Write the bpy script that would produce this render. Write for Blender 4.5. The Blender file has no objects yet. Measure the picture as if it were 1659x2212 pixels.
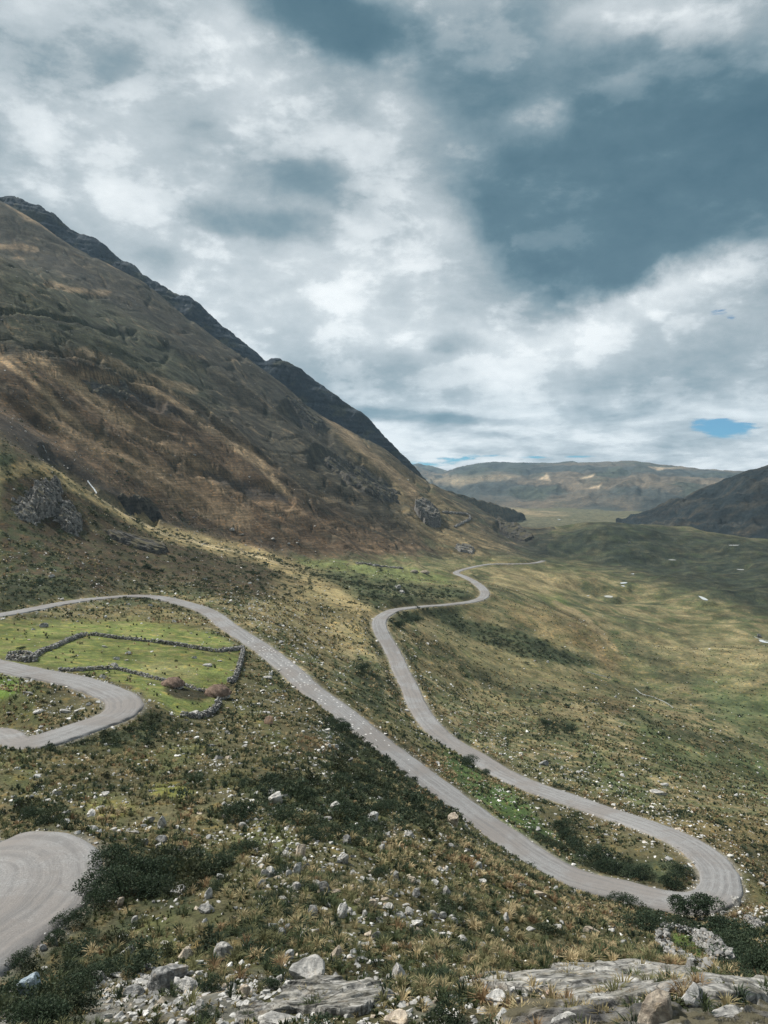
import bpy, bmesh, math, random
import numpy as np
from math import radians as R
random.seed(7); RNG = np.random.default_rng(11)
scene = bpy.context.scene
COL = scene.collection

# ---------------------------------------------------------------- helpers
def tag(o, label=None, cat=None, group=None, kind=None):
    if label: o['label'] = label
    if cat: o['category'] = cat
    if group: o['group'] = group
    if kind: o['kind'] = kind
    return o

def hash2(ix, iy, seed):
    h = (ix.astype(np.int64) * 374761393 + iy.astype(np.int64) * 668265263 + seed * 1274126177) & 0xffffffff
    h = ((h ^ (h >> 13)) * 1274126177) & 0xffffffff
    h = ((h ^ (h >> 16)) * 2246822519) & 0xffffffff
    return (h ^ (h >> 15)) & 0xffffffff

def perlin(x, y, seed=0):
    x = np.asarray(x, float); y = np.asarray(y, float)
    ix = np.floor(x); iy = np.floor(y); fx = x - ix; fy = y - iy
    ux = fx*fx*fx*(fx*(fx*6-15)+10); uy = fy*fy*fy*(fy*(fy*6-15)+10)
    out = 0
    for dx in (0, 1):
        for dy in (0, 1):
            a = hash2(ix+dx, iy+dy, seed) * (2*math.pi/4294967296.0)
            g = np.cos(a)*(fx-dx) + np.sin(a)*(fy-dy)
            out = out + g * (ux if dx else 1-ux) * (uy if dy else 1-uy)
    return out * 1.5

def fbm(x, y, octv=4, seed=0, gain=.5):
    s = 0; a = 1.0; t = 0
    for i in range(octv):
        s = s + a*perlin(x*2**i, y*2**i, seed+i*17); t += a; a *= gain
    return s/t

def sm(a, b, x):
    t = np.clip((np.asarray(x, float)-a)/(b-a), 0, 1)
    return t*t*(3-2*t)

def mixc(c, col, m):
    return c + (np.asarray(col)[None, :] - c)*np.clip(m, 0, 1)[:, None]

def mesh_np(name, V, F, mat=None, parent=None, smooth=True, attrs=None, uv=None):
    """V (n,3); F (m,k) with k 3 or 4 -> one linked mesh object"""
    me = bpy.data.meshes.new(name)
    V = np.ascontiguousarray(V, np.float32); F = np.ascontiguousarray(F, np.int32)
    k = F.shape[1]
    me.vertices.add(len(V)); me.vertices.foreach_set('co', V.ravel())
    me.loops.add(F.size); me.loops.foreach_set('vertex_index', F.ravel())
    me.polygons.add(len(F)); me.polygons.foreach_set('loop_start', np.arange(len(F), dtype=np.int32)*k)
    me.polygons.foreach_set('loop_total', np.full(len(F), k, np.int32))
    me.polygons.foreach_set('use_smooth', np.full(len(F), bool(smooth)))
    for an, arr in (attrs or {}).items():
        arr = np.asarray(arr, np.float32)
        if arr.ndim == 2:
            at = me.attributes.new(an, 'FLOAT_COLOR', 'POINT')
            full = np.ones((len(V), 4), np.float32); full[:, :3] = arr
            at.data.foreach_set('color', full.ravel())
        else:
            at = me.attributes.new(an, 'FLOAT', 'POINT'); at.data.foreach_set('value', arr.ravel())
    if uv is not None:
        ul = me.uv_layers.new(name='UVMap'); ul.data.foreach_set('uv', np.asarray(uv, np.float32)[F.ravel()].ravel())
    me.update(calc_edges=True)
    if mat: me.materials.append(mat)
    o = bpy.data.objects.new(name, me); COL.objects.link(o)
    if parent: o.parent = parent
    return o

def grid_faces(nr, nc):
    i = np.arange(nr-1)[:, None]*nc + np.arange(nc-1)[None, :]
    i = i.ravel()
    return np.stack([i, i+1, i+nc+1, i+nc], 1)

# ---------------------------------------------------------------- camera model (eye at the origin, looking along +Y, tipped down)
FPX = 1663.0; CX = 829.5; CY = 1106.0; PITCH = math.atan((1106-1037)/FPX)
cam_d = bpy.data.cameras.new('camera'); cam = bpy.data.objects.new('camera', cam_d); COL.objects.link(cam)
cam.location = (0, 0, 0); cam.rotation_euler = (R(90)-PITCH, 0, 0)
cam_d.sensor_width = 36; cam_d.lens = 36*FPX/2212.0; cam_d.clip_start = .1; cam_d.clip_end = 90000
scene.camera = cam

def ray(px, py):
    """pixel of the photograph (1659 wide) -> azimuth, tangent of the angle below the horizon"""
    x = (np.asarray(px, float)-CX)/FPX; u = (CY-np.asarray(py, float))/FPX
    Y = math.cos(PITCH) + u*math.sin(PITCH); Z = u*math.cos(PITCH) - math.sin(PITCH)
    return np.arctan2(x, Y), -Z/np.hypot(x, Y)

def pt(px, py, r):
    th, t = ray(px, py)
    return np.stack([r*np.sin(th), r*np.cos(th), -t*r], -1)

def project(x, y, z):
    Yc = y*math.cos(PITCH) - z*math.sin(PITCH); U = z*math.cos(PITCH) + y*math.sin(PITCH)
    Yc = np.where(Yc < .5, .5, Yc)
    return CX + FPX*x/Yc, CY - FPX*U/Yc

# ---------------------------------------------------------------- terrain: surveyed points (photo column, photo row, distance in metres)
CP = """
0 2212 26;200 2212 24;400 2212 22;620 2212 20.5;830 2212 19.5;1050 2212 18.5;1300 2212 17.5;1659 2212 18.5
0 2150 30;200 2120 31;500 2110 27;800 2110 26;1100 2130 22;1400 2140 21;1659 2165 21
1000 2105 26;1180 2088 28;1350 2080 29;1500 2110 27;1659 2135 26
600 2020 33;830 2000 36;1050 2030 38;1200 2045 42;1300 2040 58;400 2000 36;300 2060 33
830 1900 47;1000 1920 48;600 1900 42;400 1900 46;700 1820 52;830 1800 60;1000 1830 65;1130 1900 78;1230 1960 86;1340 1990 92
1430 2000 97;1500 2050 92;1560 2070 90;1659 2080 88;1600 1990 106;1659 1950 116
205 1900 51;190 1850 54;100 1790 60;0 1762 62;100 1880 50;0 1850 52;0 1950 46;100 2000 42;0 2080 38;60 2045 40;150 1970 46;-120 1780 58;-120 1900 47;-120 2080 36
260 1830 56;350 1790 62;200 1750 68;400 1700 72;500 1780 60;600 1700 74;700 1640 92;550 1640 92;300 1700 80;100 1680 86;0 1650 94;-150 1660 88
0 1585 106;150 1578 110;250 1555 119;298 1530 125;270 1490 136;150 1468 148;0 1432 163;100 1520 134;0 1510 136;180 1530 130
300 1600 104;400 1620 100;500 1580 118;620 1560 128;340 1560 119
330 1500 136;450 1550 131;500 1490 153;520 1420 188;300 1440 168;100 1400 186;200 1373 207;400 1385 205;0 1380 200;400 1480 151;570 1480 160;600 1520 146
0 1328 238;150 1302 262;290 1286 288;400 1302 272;470 1338 250;560 1395 215;640 1455 190;720 1525 168;800 1590 152;900 1670 142;1020 1757 132;1130 1836 124;1260 1901 117;1380 1942 115;1490 1950 113;1560 1914 118
1555 1879 124;1500 1825 134;1405 1786 146;1330 1761 154;1180 1711 170;1070 1661 184;980 1609 200;905 1530 228;865 1444 268;825 1370 304;819 1340 322;840 1322 344;900 1312 395;955 1307 425;1020 1299 462;1047 1280 500;1025 1258 550;980 1236 640;1040 1222 705;1130 1218 790;1172 1213 900
600 1350 240;700 1430 225;780 1500 198;860 1590 170;960 1660 158;1100 1760 142;1250 1830 133;1400 1880 124;700 1350 300;740 1420 268;650 1290 345;760 1300 370;640 1240 420;720 1250 445;850 1250 500;900 1280 470;550 1250 360;450 1260 320;550 1300 285;950 1262 560;780 1225 540;900 1225 610
300 1240 325;150 1260 290;0 1280 265;100 1200 320;0 1180 325;250 1190 352;420 1215 370;520 1215 420;0 1100 350;100 1120 360;200 1130 382;350 1180 385
-150 1250 270;-150 1000 370;-200 880 440
0 945 435;50 985 405;100 1015 402;200 1070 412;275 1113 424;350 1148 434;450 1175 456;575 1200 486;650 1225 470
60 952 468;95 985 470;200 1075 462;310 1128 468;420 1165 500;520 1190 530
0 905 480;100 930 540;200 1000 520;350 1110 520;450 1150 540;600 1185 560
0 800 565;0 700 650;0 560 880;5 437 1250;-250 700 620;-250 420 1250;-250 250 1500
165 520 1250;300 590 1230;390 655 1215;495 740 1200;580 802 1200;675 880 1220;750 932 1250;820 960 1270;880 1004 1290;950 1053 1350;1040 1096 1400;1100 1132 1420;1148 1166 1400
300 900 633;300 740 850;150 650 900;450 820 920;600 1000 748;450 1000 640;600 1100 620;750 1150 690;700 1000 900;800 1080 814;800 1210 620;880 1120 860;950 1130 915;900 1190 740;1000 1210 760;1000 1150 980;1060 1160 1080;1100 1195 930;1120 1180 1150
60 560 1500;300 700 1500;580 900 1500;820 1040 1600;950 1120 1650;1060 1130 1800
1659 1600 338;1400 1500 395;1300 1430 430;1100 1450 350;1000 1400 345;950 1350 390;1020 1350 420;1150 1400 405;1290 1440 420;1200 1330 500;1100 1310 480;1280 1355 480;1335 1425 440;1380 1400 530;1150 1260 640;1250 1230 850;1400 1350 610;1300 1290 760;1450 1290 765;1600 1290 760;1500 1400 500;1659 1400 510;1250 1290 700
1200 1500 320;1100 1560 260;1000 1500 290;1250 1600 245;1350 1620 245;1150 1640 205;1500 1650 275;1659 1700 258;1300 1700 185;1450 1740 185;1600 1764 182;1659 1775 175;1640 1840 150;1500 1780 155;1640 1720 225;1420 1560 310;1800 1700 260;1800 2000 100
1659 1210 1100;1400 1215 1080;1200 1215 1000;1300 1170 1150;1330 1126 1260;1200 1154 1200;1450 1150 1240;1560 1175 1220;1659 1180 1250;1330 1140 1480;1500 1160 1500;1190 1200 1060
1150 1140 1900;1250 1140 1900;1659 1150 1800;1100 1112 2700;1250 1112 2700;1659 1110 2700;1050 1100 3300;1200 1098 3400;1659 1098 3400;1850 1200 1100;1850 1400 500;1900 1150 1800;850 1100 3400;400 1100 3400;0 1100 3400;-300 1100 3400
"""
def build_controls():
    A, U, T = [], [], []
    for ln in CP.strip().splitlines():
        for c in ln.split(';'):
            px, py, r = map(float, c.split())
            th, t = ray(px, py); A.append(th); U.append(math.log(r)); T.append(t)
    for th in np.linspace(-.75, .75, 9):
        for r, t in ((2.0, .85), (4.5, .86), (9.0, .84), (14.0, .80)):
            A.append(th); U.append(math.log(r)); T.append(t)
        for r in (6000.0, 12000., 30000.):
            A.append(th); U.append(math.log(r)); T.append(135.0/r if r < 10000 else 160.0/r)
        if abs(th) > .5:
            for r, z in ((20, -14.), (60, -30.), (130, -45. if th < 0 else -72.), (300, -45. if th < 0 else -112), (600, 60. if th < 0 else -114), (1300, 480. if th < 0 else -90)):
                A.append(th); U.append(math.log(r)); T.append(-z/r)
    return np.array(A), np.array(U), np.array(T)
cA, cU, cT = build_controls()
def tps(d2): return .5*d2*np.log(d2+1e-12)
n = len(cA)
P = np.stack([np.ones(n), cA, cU], 1)
K = tps((cA[:, None]-cA)**2 + (cU[:, None]-cU)**2) + np.eye(n)*2e-4
M = np.block([[K, P], [P.T, np.zeros((3, 3))]])
sol = np.linalg.solve(M, np.concatenate([cT, np.zeros(3)]))
def t_base(a, u):
    """evaluate on flattened arrays"""
    a = np.clip(a, -.75, .75); out = np.empty(len(a))
    for s in range(0, len(a), 20000):
        e = slice(s, s+20000)
        d2 = (a[e, None]-cA)**2 + (u[e, None]-cU)**2
        out[e] = tps(d2) @ sol[:n] + sol[n] + sol[n+1]*a[e] + sol[n+2]*u[e]
    return out

# radial / azimuth grid, fine inside the view
TH = np.concatenate([np.linspace(-math.pi, -.80, 30)[:-1], np.linspace(-.80, -.5, 80)[:-1], np.linspace(-.5, .5, 720), np.linspace(.5, .80, 80)[1:], np.linspace(.80, math.pi, 30)[1:]])
UU = np.concatenate([np.linspace(math.log(.6), math.log(12), 40)[:-1], np.linspace(math.log(12), math.log(1500), 1060)[:-1], np.linspace(math.log(1500), math.log(3600), 130)[:-1], np.linspace(math.log(3600), math.log(8900), 30)])
RRg = np.exp(UU)
nr, nc = len(UU), len(TH)
# base evaluated on a coarser grid, then refined by cubic-free bilinear interpolation
cth = np.linspace(-.75, .75, 300); cuu = np.linspace(UU[0], UU[-1], 900)
CA, CU = np.meshgrid(cth, cuu); TB = t_base(CA.ravel(), CU.ravel()).reshape(CA.shape)
def bil(grid, gx, gy, x, y):
    fx = np.clip((x-gx[0])/(gx[1]-gx[0]), 0, len(gx)-1.001); fy = np.clip((y-gy[0])/(gy[1]-gy[0]), 0, len(gy)-1.001)
    ix = fx.astype(int); iy = fy.astype(int); fx -= ix; fy -= iy
    return (grid[iy, ix]*(1-fx)+grid[iy, ix+1]*fx)*(1-fy) + (grid[iy+1, ix]*(1-fx)+grid[iy+1, ix+1]*fx)*fy
TG, UG = np.meshgrid(TH, UU); RG = np.exp(UG)
def smooth_base(a, u):  # catmull-rom through the coarse grid
    def w(f): return np.stack([-.5*f+f*f-.5*f**3, 1-2.5*f*f+1.5*f**3, .5*f+2*f*f-1.5*f**3, -.5*f*f+.5*f**3], 0)
    x = np.clip((np.clip(a, -.75, .75)-cth[0])/(cth[1]-cth[0]), 1, len(cth)-3.001); y = np.clip((u-cuu[0])/(cuu[1]-cuu[0]), 1, len(cuu)-3.001)
    ix = x.astype(int); iy = y.astype(int); wx = w(x-ix); wy = w(y-iy); out = 0
    for j in range(4):
        row = 0
        for i in range(4): row = row + wx[i]*TB[iy+j-1, ix+i-1]
        out = out + wy[j]*row
    return out
Z0 = -smooth_base(TG.ravel(), UG.ravel()).reshape(TG.shape)*RG
XG = RG*np.sin(TG); YG = RG*np.cos(TG)

# masks in the photograph's plan, used for land cover and for what grows or lies where
def poly_sdf(px, py, poly):
    P_ = np.asarray(poly, float); d = np.full(px.shape, 1e9); inside = np.zeros(px.shape, bool)
    for i in range(len(P_)):
        ax, ay = P_[i]; bx, by = P_[(i+1) % len(P_)]
        ex, ey = bx-ax, by-ay; wx, wy = px-ax, py-ay
        h = np.clip((wx*ex+wy*ey)/(ex*ex+ey*ey+1e-9), 0, 1)
        d = np.minimum(d, (wx-ex*h)**2+(wy-ey*h)**2)
        c = ((ay > py) != (by > py)) & (px < (bx-ax)*(py-ay)/(by-ay+1e-12)+ax)
        inside ^= c
    return np.where(inside, -1, 1)*np.sqrt(d)
def PM(px, py, poly, f=12):
    """soft polygon mask (1 inside)"""
    P_ = np.asarray(poly, float); x0, y0 = P_.min(0)-2*f; x1, y1 = P_.max(0)+2*f
    s = (px > x0) & (px < x1) & (py > y0) & (py < y1); o = np.zeros(px.shape)
    if s.any(): o[s] = 1-sm(-f, f, poly_sdf(px[s], py[s], poly))
    return o
def SM(px, py, line, w, f=None):
    """soft stroke mask along a line, w half width"""
    f = f or w; P_ = np.asarray(line, float); x0, y0 = P_.min(0)-w-f; x1, y1 = P_.max(0)+w+f
    s = (px > x0) & (px < x1) & (py > y0) & (py < y1); o = np.zeros(px.shape)
    if not s.any(): return o
    qx, qy = px[s], py[s]; d = np.full(qx.shape, 1e9)
    for (ax, ay), (bx, by) in zip(P_[:-1], P_[1:]):
        ex, ey = bx-ax, by-ay; h = np.clip(((qx-ax)*ex+(qy-ay)*ey)/(ex*ex+ey*ey+1e-9), 0, 1)
        d = np.minimum(d, (qx-ax-ex*h)**2+(qy-ay-ey*h)**2)
    o[s] = 1-sm(w, w+f, np.sqrt(d)); return o

def ledges(px, py):
    """thin rock ledges and pale animal tracks slanting down the mountain face: (dark, pale)"""
    w = fbm(px/120, py/90, 3, 611)*26; s_ = px*.85+py*.53; t_ = -px*.53+py*.85+w
    dk = sm(.86, .97, 1-np.abs(perlin(t_/24, s_/170, 612))*1.5)*sm(-.05, .3, perlin(s_/70, t_/30, 613))
    dk2 = sm(.84, .97, 1-np.abs(perlin(t_/9, s_/64, 614))*1.4)*sm(.05, .4, perlin(s_/36, t_/22, 615))
    s2 = px*.97+py*.24; t2 = -px*.24+py*.97+w*.7
    dk3 = sm(.90, .98, 1-np.abs(perlin(t2/30+9, s2/220, 616))*1.4)*sm(.0, .3, perlin(s2/90, t2/40, 617))
    pl = sm(.86, .97, 1-np.abs(perlin(t_/20+5.5, s_/150, 618))*1.5)*sm(.0, .35, perlin(s_/60+7, t_/30, 619))
    return np.clip(dk+.7*dk2+.9*dk3, 0, 1), pl
# ---------------------------------------------------------------- relief
pxg, pyg = project(XG, YG, Z0)
far_m = sm(420, 620, RG)*(1-sm(1020, 1200, pxg))*(1-sm(1900, 2600, RG))*sm(-95, -50, Z0)          # the mountain's slope
near_rug = sm(120, 25, RG)
meadow = PM(pxg.ravel(), pyg.ravel(), [(-200,1330),(120,1320),(300,1330),(420,1345),(520,1400),(515,1450),(490,1480),(470,1540),(400,1555),(300,1500),(200,1455),(-200,1420)], 10).reshape(pxg.shape)
ZR = np.zeros_like(Z0)
for i, lam in enumerate([220, 120, 64, 34, 18, 9.5, 5, 2.7, 1.4, .75]):
    w = sm(.0045, .012, lam/RG)*(1-sm(.10, .24, lam/RG))
    k = .022 + .024*near_rug + .016*far_m
    hz = sm(480, 760, RG)*sm(1080, 1250, pxg)*(1-sm(1700, 2200, RG))
    if lam > 30: k = k + .055*hz
    m = w > 0
    nz = np.zeros_like(Z0); nz[m] = perlin(XG[m]/lam+7.3*i, YG[m]/lam+3.1*i, 40+i)
    ZR += nz*w*k*lam
ZR *= 1-.85*meadow
# gullies that run slanting down the mountain's fall line
wob = fbm(pxg/300, pyg/240, 2, 5)*34; s_g = pxg*.80+pyg*.60; t_g = -pxg*.60+pyg*.80+wob
for lam, amp, sd in ((92, 9.5, 1), (41, 4.6, 2), (18, 1.9, 3), (8, .8, 4)):
    nz = np.zeros_like(Z0); m = far_m > .01
    nz[m] = .55-2*np.abs(perlin(t_g[m]/lam, s_g[m]/(lam*9), 90+sd))
    ZR += far_m*nz*amp*(RG/900)*(1-.80*sm(940, 1180, RG))
Z1 = Z0+ZR-11*sm(930, 1150, RG)*(1-sm(450, 760, pxg))*far_m
# scarps and hollows drawn where the photograph shows them
pr, qr = pxg.ravel(), pyg.ravel()
wx_ = fbm(TG*22, UG*22, 3, 71).ravel()*16; wy_ = fbm(TG*22, UG*22, 3, 72).ravel()*10
SCARPS = [([(0,682),(60,685),(110,693),(190,702),(290,722)], 1.5, 5), ([(0,740),(60,760),(130,775),(220,790),(330,830),(450,905)], 2, 4),
          ([(80,622),(150,632),(230,640)], 1.5, 4), ([(180,822),(240,832),(300,848),(340,878)], 9, 9), ([(430,905),(520,960),(600,1010)], 3, 4),
          ([(420,1010),(480,1030),(545,1055),(600,1072),(622,1088)], 8, 6), ([(690,995),(760,1010),(830,1045),(858,1085)], 12, 10),
          ([(620,875),(660,900),(700,930)], 10, 9), ([(100,975),(150,1015),(205,1070),(260,1092),(330,1118)], 7, 6), ([(1080,1140),(1110,1155),(1150,1168)], 6, 6)]
far_enough = RG.ravel() > 430
ldk, lpl = ledges(pr, qr); Z1 -= (ldk.reshape(Z0.shape)*far_m*3.0*sm(430, 700, RG))
for ln, w, amp in SCARPS:
    Z1 -= (SM(pr+wx_*.5, qr+wy_*.5, ln, w, w*1.2+3)*far_enough*amp).reshape(Z0.shape)

def fgrid(x, y):
    """fractional indices into the terrain grid"""
    th = np.arctan2(x, y); u = np.log(np.hypot(x, y))
    return np.interp(th, TH, np.arange(nc)), np.interp(u, UU, np.arange(nr))
def gz(x, y, Z=None):
    Z = Zf if Z is None else Z
    fx, fy = fgrid(np.asarray(x, float), np.asarray(y, float))
    fx = np.clip(fx, 0, nc-1.001); fy = np.clip(fy, 0, nr-1.001); ix = fx.astype(int); iy = fy.astype(int); fx = fx-ix; fy = fy-iy
    return (Z[iy, ix]*(1-fx)+Z[iy, ix+1]*fx)*(1-fy) + (Z[iy+1, ix]*(1-fx)+Z[iy+1, ix+1]*fx)*fy
def hit(px, py, Z=None, rmin=12, rmax=5000):
    """first ground point met by the sight line through a photo pixel"""
    Z = Zf if Z is None else Z
    th, t = ray(px, py); us = np.linspace(math.log(rmin), math.log(rmax), 3000); rs = np.exp(us)
    z = gz(rs*math.sin(th), rs*math.cos(th), Z); k = np.argmax(z > -t*rs)
    if not (z > -t*rs).any(): k = 2999
    r = rs[k]; return np.array([r*math.sin(th), r*math.cos(th), z[k]])

# ---------------------------------------------------------------- road courses
ROADS = {
 'upper': ([(-260,1365),(-120,1346),(0,1328),(72,1315),(144,1301),(210,1292),(260,1288),(320,1288),(380,1297),(435,1314),(465,1332),(500,1354),(540,1382),(585,1414),(630,1449),(675,1489),(725,1527),(775,1564),(829,1609),(875,1646),(919,1682),(975,1722),(1020,1757),(1070,1793),(1130,1836),(1190,1871),(1255,1901),(1330,1927),(1405,1945),(1480,1949),(1530,1939),(1560,1914),(1555,1879),(1525,1844),(1475,1811),(1405,1786),(1330,1761),(1255,1736),(1180,1711),(1110,1681),(1070,1661),(1030,1636),(980,1609),(940,1574),(905,1530),(885,1484),(865,1444),(842,1396),(824,1364),(819,1340),(840,1322),(880,1313),(955,1307),(1015,1300),(1043,1291),(1047,1277),(1030,1260),(1005,1246),(985,1237),(1005,1229),(1040,1221),(1070,1218),(1130,1218),(1160,1215),(1174,1211)],
           [(0,2.7),(300,2.7),(700,2.95),(1000,3.1),(99999,2.95)]),
 'switchback': ([(-260,1398),(-120,1415),(0,1433),(72,1452),(144,1467),(202,1481),(245,1496),(266,1508),(273,1528),(252,1550),(216,1564),(144,1578),(72,1584),(0,1584),(-120,1580),(-260,1570)], None),
 'near': ([(-420,1772),(-250,1770),(-120,1770),(-50,1774),(20,1788),(84,1824),(114,1878),(106,1936),(58,1982),(-12,2026),(-120,2062),(-300,2110),(-500,2130)], None),
}
def smooth1(a, k):
    w = np.exp(-.5*(np.arange(-3*k, 3*k+1)/k)**2); w /= w.sum()
    b = np.concatenate([2*a[0]-a[1:3*k+1][::-1], a, 2*a[-1]-a[-3*k-1:-1][::-1]])
    return np.convolve(b, w, 'valid')
def catmull(P_, m=10):
    P_ = np.asarray(P_, float); Q = np.vstack([2*P_[0]-P_[1], P_, 2*P_[-1]-P_[-2]]); out = []
    for i in range(1, len(Q)-2):
        f = np.linspace(0, 1, m, endpoint=False)[:, None]; a, b, c, d = Q[i-1], Q[i], Q[i+1], Q[i+2]
        out.append(.5*(2*b+(c-a)*f+(2*a-5*b+4*c-d)*f**2+(3*b-a-3*c+d)*f**3))
    return np.vstack(out+[P_[-1:]])
def resample(P_, step):
    d = np.concatenate([[0], np.cumsum(np.linalg.norm(np.diff(P_[:, :2], axis=0), axis=1))])
    s = np.arange(0, d[-1], step); return np.stack([np.interp(s, d, P_[:, k]) for k in range(P_.shape[1])], 1), s
ZS = Z0 + ZR*.25
roads = {}
for key, (pix, wd) in ROADS.items():
    q = catmull(pix, 5)
    w3 = np.array([hit(a, b, ZS) for a, b in q])
    c, s = resample(w3, .6)
    for k in (0, 1): c[:, k] = smooth1(c[:, k], 5)
    c[:, 2] = smooth1(gz(c[:, 0], c[:, 1], ZS), 14)
    c, s = resample(c, .6)
    hw = np.interp(s, [a for a, _ in wd], [b for _, b in wd]) if wd else np.full(len(s), 2.65 if key == 'switchback' else 3.0)
    if key == 'upper': hw = hw*(1-.22*sm(430, 700, np.hypot(c[:, 0], c[:, 1])))
    roads[key] = (c, s, hw)
# cut the roads into the hillside
DR = np.full(Z0.shape, 1e3); ZRD = np.zeros_like(Z0); HWD = np.full(Z0.shape, 3.0)
for key, (c, s, hw) in roads.items():
    for k in range(0, len(c)):
        x, y, z = c[k]; r = math.hypot(x, y); rad = 9.5
        i0, i1 = np.searchsorted(UU, [math.log(max(r-rad, 1)), math.log(r+rad)]); th = math.atan2(x, y); j0, j1 = np.searchsorted(TH, [th-rad/r, th+rad/r])
        if j1 <= j0 or i1 <= i0: continue
        d = np.hypot(XG[i0:i1, j0:j1]-x, YG[i0:i1, j0:j1]-y); sub = DR[i0:i1, j0:j1]; m = d < sub
        sub[m] = d[m]; ZRD[i0:i1, j0:j1][m] = z; HWD[i0:i1, j0:j1][m] = hw[k]
dd = DR-HWD
wb = sm(.5, 5.5, dd); Zf = np.where(DR < 900, (ZRD-.32-.0*dd)*(1-wb)+Z1*wb, Z1)

# ponds: level the ground where the valley holds water
PONDS = [[(1296,1286),(1312,1284),(1330,1287),(1328,1292),(1305,1291)], [(1333,1258),(1352,1256),(1362,1259),(1340,1262)], [(1338,1263),(1350,1264),(1352,1268),(1342,1266)],
         [(1436,1208),(1452,1207),(1468,1210),(1450,1211)], [(1565,1176),(1604,1176),(1600,1179),(1570,1179)], [(1500,1283),(1515,1286),(1532,1294),(1538,1300),(1520,1298),(1508,1290)],
         [(1585,1228),(1612,1229),(1610,1232),(1590,1231)], [(1358,1239),(1372,1238),(1370,1241)], [(1628,1378),(1642,1380),(1659,1386),(1690,1390),(1660,1391),(1635,1386)], [(1262,1287),(1272,1285),(1275,1288)], [(1200,1120),(1215,1122),(1208,1124)]]
pond_w = []
for pl in PONDS:
    wpts = np.array([hit(a, b) for a, b in pl]); zc = float(np.median(wpts[:, 2]))
    wpts = np.array([pt(a, b, zc/-ray(a, b)[1]) for a, b in pl])
    pond_w.append((wpts, zc))
    c = wpts[:, :2].mean(0); rad = np.linalg.norm(wpts[:, :2]-c, axis=1).max()+8; r = math.hypot(*c)
    i0, i1 = np.searchsorted(UU, [math.log(r-rad), math.log(r+rad)]); th = math.atan2(*c); j0, j1 = np.searchsorted(TH, [th-rad/r, th+rad/r])
    sd = poly_sdf(XG[i0:i1, j0:j1], YG[i0:i1, j0:j1], wpts[:, :2]); k = sm(0, 8, sd)
    Zf[i0:i1, j0:j1] = (zc-.5*(1-sm(-1, 1, sd)))*(1-k)+Zf[i0:i1, j0:j1]*k
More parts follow.
